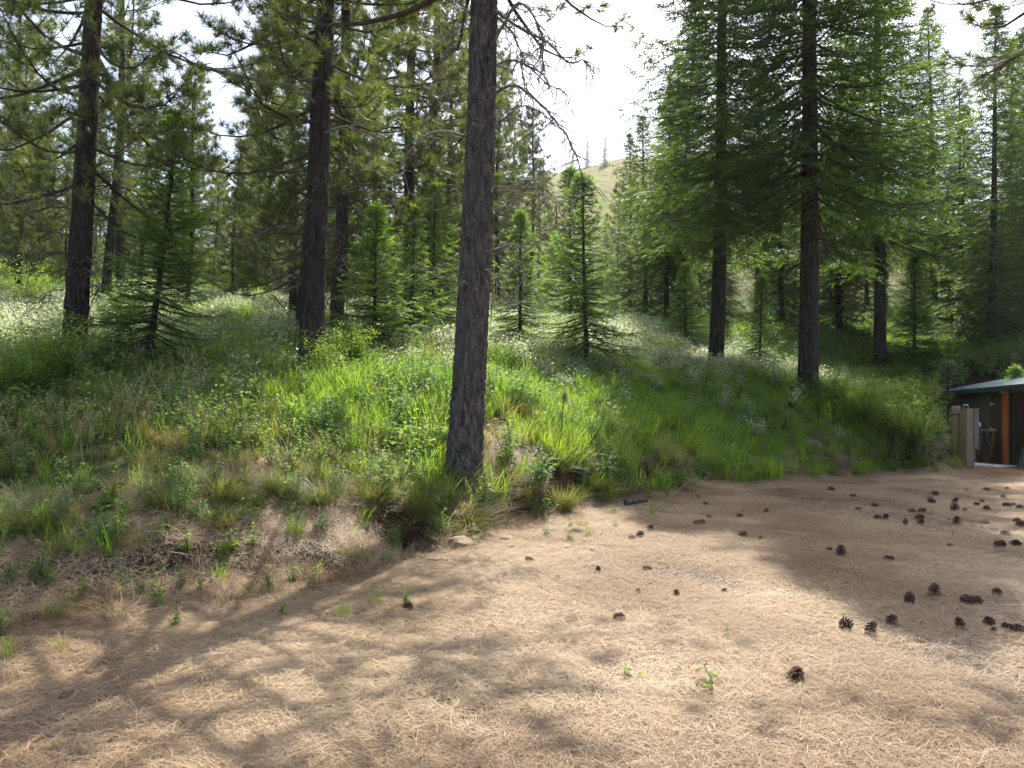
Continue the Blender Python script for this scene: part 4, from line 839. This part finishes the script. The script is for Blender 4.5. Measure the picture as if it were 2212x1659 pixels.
# leafy weeds on the bank and drive
WD = [build('leaves', leafy(rs, 5, 0.10, 0.2, 12, 0.05, 0.08, None, 1, True), [MAT['stem'], MAT['shrub']], link=False), build('leaves', leafy(rs, 3, 0.05, 0.09, 5, 0.06, 0.05, None, 1, True), [MAT['stem'], MAT['shrub']], link=False),
      build('leaves', leafy(rs, 4, 0.2, 0.34, 20, 0.045, 0.08, None, 1, True), [MAT['stem'], MAT['shrub']], link=False)]
for k, (px, py, t, s, lab) in enumerate([
        (1545, 1490, 1, 1.15, 'green four-leaved sprout alone in the near needles'), (1355, 1465, 1, 0.7, 'tiny yellowish sprout in the near needles'), (1452, 1462, 1, 0.6, 'faint small sprout left of the four-leaved sprout'),
        (333, 1315, 2, 0.9, 'upright green weed at the foot of the left bank'), (405, 1205, 0, 1.0, 'bright leafy weed on the needle bank'), (220, 1115, 0, 1.2, 'leafy weed on the left bank top'), (320, 1110, 0, 1.1, 'leafy weed right of the weed on the left bank top'),
        (505, 1215, 0, 1.4, 'blue-green leafy weed in the middle of the bank'), (470, 1230, 0, 1.1, 'low blue-green weed below the bank hollow'), (545, 1190, 2, 0.7, 'leafy weed above the blue-green weeds on the bank'),
        (360, 1155, 0, 0.9, 'pale broad leaved weed on the needle bank'), (985, 1160, 0, 0.8, 'small weed beside the tan rock below the trunk'), (1400, 1080, 0, 0.8, 'weed at the bank foot near the dark log'), (240, 1090, 2, 1.0, 'tall weed on the left bank top'), (1570, 1385, 1, 0.6, 'tiny sprout among lit needles, middle of the drive')]):
    e = empty('weed', seat(px, py), k * 1.7, lab, 'weed', 'leafy weeds on the bank and drive', (0, 0), s); copy_under(WD[t], e)
# ------------------------------------------------------------------ rocks, wood bits, cones
MAT['rock'] = plain('tan_rock', (0.22, 0.15, 0.09), (0.45, 0.35, 0.24), 6, 0.9, spec=0.15, bmp=0.5)
MAT['grey_rock'] = plain('grey_stone', (0.12, 0.12, 0.115), (0.28, 0.27, 0.26), 9, 0.9, spec=0.15, bmp=0.5)
import bmesh
def rock_mesh(seed, sx, sy, sz, mat, name):
    bm = bmesh.new(); bmesh.ops.create_icosphere(bm, subdivisions=3, radius=1.0); r = np.random.default_rng(seed)
    pl = nrm(r.normal(size=(9, 3))); dist = r.uniform(0.62, 0.9, 9)
    for v in bm.verts:
        p = np.array(v.co)
        for a, dd in zip(pl, dist):
            s = p @ a
            if s > dd: p = p - a * (s - dd) * 0.92
        p = p * (1 + 0.06 * float(fbm(np.array([p[0] * 2 + seed]), np.array([p[1] * 2 + p[2] * 1.7]), 1.0, 3, seed)[0])); v.co = (p[0] * sx, p[1] * sy, p[2] * sz)
    me = bpy.data.meshes.new(name); bm.to_mesh(me); bm.free(); me.materials.append(mat); o = bpy.data.objects.new(name, me); COL.objects.link(o); return o
for k, (px, py, sx, sy, sz, m, lab) in enumerate([
        (992, 1180, 0.15, 0.11, 0.085, 'rock', 'blocky tan rock at the bank foot below the grass tuft'), (1090, 1170, 0.11, 0.08, 0.055, 'rock', 'flat topped tan rock right of the blocky rock'), (1102, 1186, 0.06, 0.05, 0.045, 'rock', 'small pale rock in front of the flat topped rock'),
        (1240, 1152, 0.13, 0.1, 0.075, 'rock', 'pinkish tan rock half buried in needles by the bank'), (955, 1212, 0.17, 0.1, 0.04, 'rock', 'nearly buried needle dusted rock below the blocky rock'), (1145, 1142, 0.07, 0.05, 0.05, 'rock', 'small dark-sided rock behind the flat topped rock'),
        (1520, 1578, 0.028, 0.024, 0.016, 'grey_rock', 'small grey stone in the near needles'), (1190, 1150, 0.06, 0.05, 0.035, 'grey_rock', 'small stone left of the half buried pinkish rock')]):
    o = rock_mesh(50 + k, sx, sy, sz, MAT[m], 'rock'); p = seat(px, py); o.location = (p[0], p[1], p[2] + sz * 0.25); o.rotation_euler = (0.1, -0.1, k * 0.9); tag(o, lab, 'rock', 'rocks at the foot of the bank' if m == 'rock' else None)
def stick(name, pts, rad, mat, lab, cat):
    g = Geo(); pts = np.array(pts); o = pts[0]; P = resample(pts - o, 12); V, F = tube(P, np.linspace(rad, rad * 0.5, 12), 7); g.add(V, F); ob = build(name, g, mat, smooth=True); ob.location = o; return tag(ob, lab, cat)
def gp(px, py, up_=0.01): p = seat(px, py); p[2] += up_; return p
stick('fallen_twig', [gp(1400, 1118), gp(1432, 1098, 0.08), gp(1470, 1080, 0.18), gp(1500, 1062, 0.3)], 0.008, MAT['dead_wood'], 'thin pale bare twig sticking out of the bank edge', 'twig')
stick('log_piece', [gp(1350, 1095, 0.06), gp(1375, 1093, 0.07), gp(1398, 1090, 0.06)], 0.05, MAT['bark'], 'short dark log piece at the foot of the bank', 'log')
stick('fallen_twig', [gp(590, 1385), gp(620, 1380, 0.02), gp(660, 1378)], 0.008, MAT['dead_wood'], 'thin twig lying at the foot of the left bank', 'twig')
for k, (px, py) in enumerate(((430, 1245), (445, 1232), (470, 1240), (455, 1260))):
    stick('exposed_root', [gp(px, py, 0.02), gp(px + 18, py - 14, 0.05), gp(px + 42, py - 20, 0.03)], 0.014, MAT['dead_wood'], ['pale root bent over the bank, leftmost of four', 'pale root above the leftmost bent root', 'pale root at the right of the bent roots', 'lowest of the four bent pale roots on the bank'][k], 'root')
MAT['cone'] = tint_mat('pine_cone_scales', (0.03, 0.017, 0.011), (0.10, 0.053, 0.033), (0.34, 0.21, 0.135), 0.55, 0.35)
def cone_mesh(seed, ln=0.1, rad=0.042, n=95):
    r = np.random.default_rng(seed); g = Geo(); P = np.stack([np.zeros(8), np.zeros(8), np.linspace(-ln / 2, ln / 2, 8)], 1)
    prof = lambda t: np.sin(np.clip(0.12 + 0.86 * t, 0, 1) * math.pi) ** 0.65
    V, F = tube(P, [0.3 * rad * max(prof(t), 0.25) for t in np.linspace(0, 1, 8)], 7); g.add(V, F, 0, 0.1)
    for i in range(n):
        t = (i + 0.5) / n; a = i * 2.399; z = -ln / 2 + ln * t; l = rad * prof(t) * r.uniform(0.85, 1.1); lift = -0.15 + 0.9 * t
        d = np.array([math.cos(a), math.sin(a), lift]); d /= np.linalg.norm(d); s = np.array([-math.sin(a), math.cos(a), 0]); u = np.cross(d, s); b = np.array([0, 0, z]); w_ = 0.0085 * (0.6 + prof(t) * 0.5); th = 0.0028
        q = [b, b + d * l * 0.7 - s * w_ * 0.8, b + d * l * 0.7 + s * w_ * 0.8, b + d * l - s * w_ * 0.5, b + d * l + s * w_ * 0.5, b + d * l * 0.9 + u * th * 1.8, b + d * l * 0.85 - u * th * 1.8, b + d * l * 1.1 - np.array([0, 0, 0.003])]
        g.add(q, [[0, 1, 5], [0, 5, 2], [1, 3, 5], [2, 5, 4], [3, 7, 5], [4, 5, 7], [0, 6, 1], [0, 2, 6], [1, 6, 3], [2, 4, 6], [3, 6, 7], [4, 7, 6]], 0, np.clip(np.array([0.1, 0.45, 0.45, 0.7, 0.7, 0.6, 0.25, 0.95]) + r.normal() * 0.08, 0, 1))
    return build('pine_cone', g, MAT['cone'], link=False)
CONE = [cone_mesh(1, 0.1, 0.046, 72), cone_mesh(2, 0.08, 0.052, 60), cone_mesh(3, 0.115, 0.04, 95), cone_mesh(4, 0.09, 0.05, 52), cone_mesh(5, 0.085, 0.034, 90)]
CONES = [  # zoomed sheet coordinates -> photograph; size; which way it lies; label
    (75, 318, 0.9, 1, 'pine cone farthest left of the lit cones on the drive, near the bank foot'), (200, 396, 0.62, 0, 'small pine cone just right below the leftmost lit cone'), (297, 307, 0.5, 0, 'tiny pine cone fragment above the round upright cone'),
    (372, 364, 1.0, 2, 'round dark pine cone standing upright in the lit needles left of centre drive'), (583, 353, 1.05, 0, 'spiky open pine cone right of the round upright cone'), (598, 182, 0.95, 1, 'pine cone nearest the dark log at the bank foot'),
    (518, 220, 1.0, 0, 'left pine cone of the touching pair below the bank grass'), (553, 214, 1.0, 1, 'right pine cone of the touching pair below the bank grass'), (795, 160, 1.25, 0, 'flat pine cone, left of two at the shade edge below the bank'), (820, 158, 1.1, 0, 'flat pine cone, right of two at the shade edge below the bank'),
    (848, 130, 0.9, 0, 'pine cone just above the flat pair at the shade edge'), (985, 128, 1.0, 0, 'shaded pine cone, nearer of two on the far drive centre'), (1000, 103, 1.1, 0, 'shaded pine cone, farther of two on the far drive centre'), (1098, 106, 1.1, 1, 'shaded pine cone right of the far centre pair'),
    (998, 210, 1.2, 0, 'open pine cone at the tip of the sunlit tongue on the drive'), (1072, 220, 0.55, 2, 'tiny dark cone right of the sunlit tongue cone'), (1370, 273, 1.05, 0, 'pale lit pine cone of the touching pair in mid drive'), (1420, 294, 1.15, 2, 'dark pine cone of the touching pair in mid drive'),
    (1627, 316, 1.15, 0, 'dull pine cone in shade right of the mid drive pair'), (545, 452, 0.6, 1, 'small pine cone left of two in the lit middle of the drive'), (710, 468, 0.65, 2, 'small round pine cone in the lit middle of the drive'), (918, 451, 0.55, 1, 'small pine cone at right of the lit middle of the drive'),
    (463, 580, 1.05, 1, 'reddish pine cone lying alone at the left dapple edge'), (1717, 502, 1.25, 2, 'spiky pine cone crossed by a pale needle, right of the drive'), (1825, 472, 1.25, 2, 'dark pine cone between the needle-crossed cone and the broad cone'), (1968, 502, 1.2, 0, 'left half of the broad light-tipped pair of pine cones'),
    (2005, 500, 1.1, 0, 'right half of the broad light-tipped pair of pine cones'), (2095, 468, 1.25, 0, 'half shaded pine cone near the right edge above the lit cones'), (1443, 622, 1.05, 1, 'leftmost pine cone of the nearest lit row'), (1548, 640, 1.2, 2, 'nearest big spiky pine cone of the lit row, second from left'),
    (1640, 594, 0.95, 1, 'tilted pine cone of the lit row, third from left'), (1935, 610, 1.15, 2, 'round dark pine cone of the lit row, fourth from left'), (2062, 598, 1.0, 1, 'pine cone leaning on a smaller one near the right edge'), (2080, 628, 0.6, 1, 'small brown pine cone in front of the leaning one'),
    (2145, 614, 1.1, 0, 'grey fanned pine cone at the right end of the lit row'), (2180, 628, 1.1, 0, 'last pine cone at the right edge of the lit row'), (1225, 850, 1.25, 2, 'large dark pine cone alone closest to the camera'),
    (1580, 135, 1.35, 1, 'left cone of the big shaded pair, leftmost of the cone field'), (1615, 138, 1.25, 1, 'right cone of the big shaded pair, leftmost of the cone field'), (1700, 160, 1.35, 2, 'upright shaded cone right of the big shaded pair'), (1765, 158, 1.25, 1, 'lower cone of the shaded column of three'),
    (1758, 135, 1.15, 0, 'middle cone of the shaded column of three'), (1772, 105, 1.25, 0, 'top cone of the shaded column of three'), (1727, 104, 1.3, 0, 'shaded cone left of the column of three'), (1915, 66, 1.4, 2, 'far round cone of the shaded trio'), (1912, 99, 1.35, 2, 'near round cone of the shaded trio'),
    (1957, 100, 1.2, 0, 'side lying cone of the shaded trio'), (1920, 153, 1.25, 2, 'round shaded cone alone below the trio'), (2045, 156, 1.05, 0, 'flat shaded cone right of the round one below the trio'), (2008, 76, 1.2, 0, 'left cone of the shaded heap near the right edge'), (2052, 96, 1.35, 0, 'front cone of the shaded heap near the right edge'),
    (2030, 60, 1.3, 0, 'rear cone of the shaded heap near the right edge'), (2138, 82, 1.4, 0, 'left cone of the row at the right edge, in shade'), (2165, 75, 1.3, 0, 'rear cone of the row at the right edge, in shade'), (2195, 93, 1.2, 0, 'rightmost cone of the row at the right edge, in shade'),
    (2180, 150, 1.35, 1, 'upper cone of the dark clump at the right edge'), (2198, 168, 1.35, 0, 'lower cone of the dark clump at the right edge'), (2130, 204, 1.2, 0, 'flat shaded cone below the dark clump, right edge'), (1893, 253, 1.0, 0, 'small shaded cone midway between trio and lit cones'),
    (2107, 258, 1.35, 0, 'light tipped shaded cone near the right edge above the lit cones'), (2175, 252, 1.1, 0, 'half buried shaded cone at the right edge above the lit cones'), (1812, 65, 1.35, 0, 'shaded cone behind the column of three'), (1803, 47, 0.9, 0, 'smaller shaded cone just behind the cone behind the column'),
    (1828, 28, 1.3, 0, 'far shaded cone beyond the column of three'), (1497, 95, 1.15, 0, 'shaded cone left of the cone field on the far drive'), (1566, 78, 1.0, 0, 'flat shaded cone just left of the cone field'), (1475, 38, 1.4, 0, 'far shaded cone towards the grassy bank'),
    (1380, 11, 1.4, 0, 'farthest left shaded cone near the grassy bank'), (1963, 13, 1.0, 0, 'far small cone beyond the trio'), (2050, 13, 1.2, 0, 'far cone beyond the heap, in shade'), (2122, 41, 1.5, 0, 'far cone beyond the right edge row, in shade'), (2138, 6, 1.3, 0, 'farthest shaded cone near the right edge'), (838, 74, 1.1, 0, 'shaded cone at the foot of the dark bank'),
    (-448, 532, 1.0, 1, 'lone dark pine cone left in the needles beside the trunk shadow')]
rc = np.random.default_rng(77)
for k, (zx, zy, s, up_, lab) in enumerate(CONES):
    p = seat(1106 + zx * 0.5, 1057 + zy * 0.5); o = CONE[rc.integers(0, 5)].copy(); COL.objects.link(o); o.name = 'pine_cone'; q_ = s * rc.uniform(0.74, 1.02); o.scale = (q_ * rc.uniform(0.9, 1.2), q_ * rc.uniform(0.9, 1.1), q_)
    tilt = {0: R(86), 1: R(58), 2: R(28)}[up_]; o.rotation_euler = (tilt + rc.normal() * 0.2, rc.normal() * 0.2, rc.uniform(0, 6.28))
    hh = 0.045 * q_ * (math.cos(tilt) * 1.1 + math.sin(tilt) * 0.8); o.location = (p[0], p[1], p[2] + hh * rc.uniform(0.65, 0.98)); tag(o, lab, 'pine cone', 'pine cones on the drive')
def pebbles(r, n, rad):
    g = Geo(); T = np.array([[1, 0, 0], [-1, 0, 0], [0, 1, 0], [0, -1, 0], [0, 0, 1], [0, 0, -1], [.6, .6, .5], [-.6, .5, .5], [.5, -.6, .6], [-.6, -.6, .4]], float)
    F = [[4, 6, 7], [4, 7, 9], [4, 9, 8], [4, 8, 6], [0, 2, 6], [2, 1, 7], [1, 3, 9], [3, 0, 8], [2, 7, 6], [1, 9, 7], [3, 8, 9], [0, 6, 8]]
    for k in range(n):
        c = rad * math.sqrt(r.random()); a = r.uniform(0, 6.28); q = r.uniform(0.003, 0.012) * (2.0 if r.random() < 0.06 else 1); b = r.uniform(0, 6.28)
        V = (T + r.normal(size=T.shape) * 0.12) * np.array([q, q * r.uniform(0.6, 0.9), q * 0.55]); cs, sn = math.cos(b), math.sin(b)
        V = np.stack([V[:, 0] * cs - V[:, 1] * sn, V[:, 0] * sn + V[:, 1] * cs, V[:, 2]], 1) + [c * math.cos(a), c * math.sin(a), 0.006]; g.add(V, F, 0, r.random())
    return g
MAT['pebble'] = tint_mat('gravel_pebbles', (0.10, 0.095, 0.09), (0.22, 0.20, 0.18), (0.40, 0.37, 0.33), 0.85, 0.2)
P_PEB = [build('gravel', pebbles(rs, 60, 0.3), MAT['pebble'], link=False) for k in range(4)]
x_, y_ = field(2600, 2.6, 12); d_ = edge_dist(x_, y_); keep = (d_ < -0.1) & (rs.random(len(x_)) < np.clip(0.35 - 2.2 * fbm(x_, y_, 0.6, 3, 71), 0, 1)); x_, y_ = x_[keep], y_[keep]
scatter('gravel', 'grey gravel showing between the needles on the drive', np.stack([x_, y_, terrain(x_, y_)], 1), lay(x_, y_), rs.uniform(0.8, 1.3, len(x_)), rs.random(len(x_)), P_PEB)
for px, py, dx, dy, lab in ((1000, 1610, 60, -14, 'thin bare twig lying in the near needles, bottom middle'), (690, 1445, 40, 22, 'crooked twig in shade left of the lone dark cone'), (330, 1560, 55, 10, 'thin twig in the shaded needles at lower left'), (1850, 1600, -50, 16, 'small twig at lower right in the needles'),
                            (1320, 1255, 34, -6, 'small twig in the lit needles above the middle cones'), (1640, 1430, 30, 12, 'short twig right of the sprouts in the near needles'), (860, 1215, 36, -10, 'short twig at the bank foot left of the rocks')):
    stick('fallen_twig', [gp(px, py, 0.012), gp(px + dx * 0.4, py + dy * 0.2, 0.02), gp(px + dx, py + dy, 0.014)], 0.005, MAT['dead_wood'], lab, 'twig')
# ------------------------------------------------------------------ shed
MAT['siding'] = plain('dark_olive_siding', (0.12, 0.115, 0.083), (0.18, 0.172, 0.128), 3, 0.75, (6, 6, 0.7))
MAT['door'] = plain('brown_door_boards', (0.075, 0.05, 0.03), (0.12, 0.08, 0.05), 4, 0.8, (8, 8, 0.6))
MAT['roofing'] = plain('blue_green_metal_roofing', (0.075, 0.115, 0.135), (0.10, 0.15, 0.17), 2, 0.75, spec=0.2, metal=0.0)
MAT['fascia'] = plain('dark_green_trim', (0.02, 0.045, 0.05), (0.03, 0.06, 0.065), 3, 0.5)
MAT['red_post'] = plain('orange_stained_post', (0.36, 0.09, 0.025), (0.50, 0.15, 0.04), 4, 0.75, (8, 8, 0.8))
MAT['raw_wood'] = plain('raw_lumber', (0.17, 0.12, 0.075), (0.28, 0.21, 0.135), 4, 0.8, (9, 9, 0.7))
MAT['post_wood'] = plain('treated_post_wood', (0.26, 0.20, 0.12), (0.42, 0.33, 0.21), 5, 0.85, (9, 9, 0.5))
MAT['white'] = plain('white_paint', (0.72, 0.72, 0.70), (0.82, 0.82, 0.80), 3, 0.45)
MAT['grey_metal'] = plain('grey_enclosure_metal', (0.20, 0.21, 0.20), (0.26, 0.27, 0.26), 3, 0.45)
MAT['dark'] = plain('dark_interior_boards', (0.03, 0.022, 0.016), (0.05, 0.038, 0.028), 4, 0.9, (6, 6, 0.7))
MAT['yellow'] = plain('yellow_cord', (0.62, 0.45, 0.03), (0.75, 0.56, 0.05), 6, 0.5)
MAT['strap'] = plain('black_strap', (0.015, 0.015, 0.015), (0.03, 0.03, 0.03), 6, 0.6)
MAT['teal'] = plain('faded_blue_green_board', (0.13, 0.19, 0.19), (0.19, 0.25, 0.25), 4, 0.7)
c0 = np.array([14.0, 26.0]); c1 = np.array([12.65, 20.0]); ax = (c1 - c0) / np.linalg.norm(c1 - c0); ang = math.atan2(ax[1], ax[0]); SZ = float(D_drive(13.5, 22.5)) - 0.02
# local frame: x along the front wall towards the camera, y into the shed
shed = empty('shed', (c0[0], c0[1], SZ), ang, 'low dark olive shed with blue-green metal roof at the right edge', 'shed')
EH = 2.02; WL = 5.55; LN = 9.2; DP = 5.2; PIT = 0.22
def add_box(name, mat, parent, *dims, rot=None, org=(0, 0, 0)):
    V, F = box(*dims); 
    if rot is not None: V = (np.array(rot) @ V.T).T
    V = V + np.array(org); g = Geo(); g.add(V, F); return build(name, g, mat, parent)
npan = 14
for k in range(npan):
    w_ = WL / npan; add_box('wall_board', MAT['siding'], shed, k * w_ + 0.006, (k + 1) * w_ - 0.006, -0.018, 0.0, 0.0, EH)
add_box('wall', MAT['siding'], shed, 0.0, WL, 0.002, 0.09, 0.0, EH - 0.004)
add_box('corner_trim', MAT['siding'], shed, -0.07, 0.0, -0.03, 0.09, 0.0, EH)
V, F = [], []
g = Geo(); gp_ = np.array([[0, 0.09, 0], [0, DP, 0], [0, DP, EH], [0, DP / 2, EH + PIT * DP / 2], [0, 0.09, EH]]); gb = gp_ + [0.08, 0, 0]
g.add(np.concatenate([gp_, gb]), [[0, 2, 1], [0, 3, 2], [0, 4, 3], [5, 6, 7], [5, 7, 8], [5, 8, 9], [0, 1, 6], [0, 6, 5], [1, 2, 7], [1, 7, 6], [2, 3, 8], [2, 8, 7], [3, 4, 9], [3, 9, 8], [4, 0, 5], [4, 5, 9]]); build('gable_wall', g, MAT['siding'], shed)
add_box('back_wall', MAT['dark'], shed, 0.0, LN, DP, DP + 0.08, 0.0, EH)
add_box('partition_wall', MAT['dark'], shed, WL, WL + 0.06, 0.1, DP - 0.01, 0.0, EH + 0.1)
for sgn, nm in ((1, 'roof'), (-1, 'roof')):
    a = math.atan(PIT); g = Geo(); sl = (DP / 2 + 0.28) / math.cos(a); nr = 34
    xs = np.linspace(-0.28, LN, nr * 4 + 1); prof_ = np.where((np.arange(len(xs)) % 4) == 0, 0.022, 0.0)
    top = []; bot = []
    for x_, h_ in zip(xs, prof_):
        for v_ in (0.0, 1.0):
            yy = -0.28 + (DP / 2 + 0.28) * v_ if sgn > 0 else DP + 0.28 - (DP / 2 + 0.28) * v_
            top.append([x_, yy, EH + 0.07 + PIT * (-0.28) + (DP / 2 + 0.28) * PIT * v_ + h_ + 0.02]); bot.append([x_, yy, EH + 0.07 + PIT * (-0.28) + (DP / 2 + 0.28) * PIT * v_ - 0.01])
    n2 = len(top); V = np.array(top + bot); F = []
    for q in range(len(xs) - 1):
        a0 = 2 * q; F += [[a0, a0 + 2, a0 + 1], [a0 + 1, a0 + 2, a0 + 3], [a0 + n2, a0 + 1 + n2, a0 + 2 + n2], [a0 + 1 + n2, a0 + 3 + n2, a0 + 2 + n2], [a0, a0 + n2, a0 + 2], [a0 + 2, a0 + n2, a0 + 2 + n2]]
    F += [[0, 1, n2], [1, n2 + 1, n2]]
    g.add(V, F); build(nm, g, MAT['roofing'], shed)
add_box('fascia', MAT['fascia'], shed, -0.285, LN, -0.305, -0.283, EH - 0.09, EH + 0.045)
aa = math.atan(PIT); rotx = np.array([[1, 0, 0], [0, math.cos(aa), -math.sin(aa)], [0, math.sin(aa), math.cos(aa)]])
add_box('rake_board', MAT['fascia'], shed, -0.31, -0.283, 0, 2.95, -0.10, 0.03, rot=rotx, org=(0, -0.28, EH + 0.01))
add_box('lintel', MAT['raw_wood'], shed, WL + 0.05, LN, 0.0, 0.1, EH - 0.14, EH - 0.005)
d = add_box('door', MAT['door'], shed, 4.62, 5.5, -0.045, -0.02, 0.05, 1.9)
for k in range(5): add_box('door_board', MAT['door'], d, 4.625 + k * 0.175, 4.79 + k * 0.175, -0.06, -0.046, 0.06, 1.89)
for zh in (1.62, 0.95):
    g = Geo(); V = np.array([[4.64, -0.064, zh - 0.06], [4.70, -0.064, zh - 0.06], [4.70, -0.064, zh + 0.06], [4.64, -0.064, zh + 0.06], [4.70, -0.064, zh - 0.025], [4.98, -0.064, zh - 0.008], [4.98, -0.064, zh + 0.008], [4.70, -0.064, zh + 0.025]])
    V = np.concatenate([V, V + [0, -0.006, 0]]); F = []
    for q in (0, 4):
        for o_ in (0, 8): F += [[q + o_, q + 1 + o_, q + 2 + o_], [q + o_, q + 2 + o_, q + 3 + o_]]
        for e_ in range(4): i0, i1 = q + e_, q + (e_ + 1) % 4; F += [[i0, i1, i0 + 8], [i1, i1 + 8, i0 + 8]]
    g.add(V, F); build('hinge', g, MAT['white'], d)
add_box('post', MAT['red_post'], shed, WL + 0.03, WL + 0.15, -0.11, 0.0, 0.0, EH - 0.02)
add_box('post', MAT['red_post'], shed, LN - 0.14, LN - 0.02, -0.11, 0.0, 0.0, EH - 0.02)
pt = add_box('post_cap', MAT['white'], shed, WL + 0.04, WL + 0.14, -0.135, -0.111, EH - 0.13, EH - 0.04)
# things by the shed wall
M_s = np.array(shed.matrix_basis)
def sw(x_, y_, z_): v = M_s @ np.array([x_, y_, z_, 1]); return v[:3]
wb = empty('work_table', sw(4.6, -0.62, 0), ang, 'rough lumber table with slanted brace legs by the shed door', 'table')
add_box('tabletop', MAT['raw_wood'], wb, 0.0, 0.95, 0, 0.42, 0.90, 0.94)
def slant(name, mat, parent, p, q, w_=0.04):
    g = Geo(); V, F = prisms(np.array([p]), np.array([q]), w_, w_, 4); g.add(V, F); return build(name, g, mat, parent)
for yy in (0.06, 0.36):
    slant('leg', MAT['raw_wood'], wb, (0.06, yy, 0.9), (0.55, yy, 0.0)); slant('leg', MAT['raw_wood'], wb, (0.9, yy, 0.9), (0.4, yy + 0.04, 0.0))
g = Geo(); th = np.linspace(0, 2 * math.pi * 2.8, 60); P = np.stack([0.11 * np.cos(th) + 0.006 * th, 0.012 * th / 3, 0.10 * np.sin(th)], 1); P = np.concatenate([P, P[-1] + np.array([[-0.06, 0, 0.05], [-0.15, 0, 0.1]])]); V, F = tube(P, np.full(len(P), 0.018), 6); g.add(V, F); o = build('cord_coil', g, MAT['yellow'], smooth=True); o.location = sw(5.15, -0.72, 0.30); o.rotation_euler = (0, 0, ang); tag(o, 'coiled yellow cord by the table at the shed wall', 'cord')
o = add_box('leaning_board', MAT['teal'], None, -0.12, 0.12, -0.015, 0.015, 0, 1.15); o.location = sw(6.1, 0.12, 0.0); o.rotation_euler = (-0.22, 0.12, ang); tag(o, 'faded blue-green board leaning beside the orange post', 'board')
# white boards lying in front of the shed
for k in range(4):
    o = add_box('white_board', MAT['white'], None, -0.62, 0.62, -0.065, 0.065, 0, 0.03); p = at(2104 + k * 10, 1007, 20.0 + 0.13 * k); o.location = (p[0], p[1], tz(p[0], p[1]) + 0.03); o.rotation_euler = (0.03, 0.02, -0.75 + 0.04 * k); tag(o, ['white board lying before the shed, leftmost of four', 'second white board from the left before the shed', 'third white board from the left before the shed', 'rightmost white board before the shed'][k], 'board', 'white boards before the shed')
# utility posts with meter box
def ground_at(px, depth): p = at(px, 900, depth); return np.array([p[0], p[1], tz(p[0], p[1])])
b = ground_at(2065, 19.7); e = empty('round_post', b, 0.2, 'short round wooden post with black strap, left of the square post', 'post')
g = Geo(); V, F = tube(np.array([[0, 0, -0.3], [0, 0, 0.5], [0.0, 0, 1.34], [0, 0, 1.38]]), [0.11, 0.105, 0.1, 0.085], 18); g.add(V, F); build('pole', g, MAT['post_wood'], e, True)
g = Geo(); V, F = tube(np.array([[0, 0, 1.15], [0, 0, 1.19]]), [0.109, 0.109], 18); g.add(V, F); build('strap', g, MAT['strap'], e, True)
b = ground_at(2087.5, 19.4); e = empty('utility_post', b, 0.35, 'square wooden utility post carrying a grey meter box', 'utility post')
add_box('post', MAT['post_wood'], e, -0.1, 0.1, -0.1, 0.1, -0.3, 1.40)
g = Geo(); V, F = tube(np.array([[-0.1, 0, 1.38], [-0.1, 0, 1.475], [-0.09, 0, 1.485], [0.05, 0, 1.485], [0.06, 0, 1.475], [0.06, 0, 1.38]]), np.full(6, 0.018), 6); g.add(V, F); build('bracket', g, MAT['grey_metal'], e, True)
bx = add_box('meter_box', MAT['grey_metal'], e, 0.103, 0.26, -0.13, 0.12, 0.42, 1.39)
add_box('box_lid', MAT['grey_metal'], bx, 0.095, 0.285, -0.15, 0.14, 1.392, 1.41)
g = Geo(); V, F = tube(np.array([[0.262, -0.02, 1.0], [0.30, -0.02, 1.0], [0.305, -0.02, 1.0], [0.37, -0.02, 1.0], [0.385, -0.02, 1.0]]), [0.09, 0.09, 0.078, 0.075, 0.05], 18); g.add(V, F); build('meter', g, MAT['white'], bx, True)
g = Geo(); V, F = tube(np.array([[0.2, -0.02, -0.1], [0.2, -0.02, 0.41]]), [0.03, 0.03], 10); g.add(V, F); build('conduit', g, MAT['grey_metal'], e, True)

# ------------------------------------------------------------------ air
hz, nt_h, N_h, L_h, b_h, o_h = new_mat('pale_haze'); N_h.remove(b_h)
pv = N_h.new('ShaderNodeVolumePrincipled'); pv.inputs['Density'].default_value = 0.0003; pv.inputs['Color'].default_value = (0.9, 0.93, 0.96, 1); pv.inputs['Anisotropy'].default_value = 0.3
L_h.new(pv.outputs[0], o_h.inputs['Volume'])
hb = add_box('haze', hz, None, -720, 720, -420, 940, -30, 140); tag(hb, 'thin pale afternoon haze in the air', None, None, 'stuff')
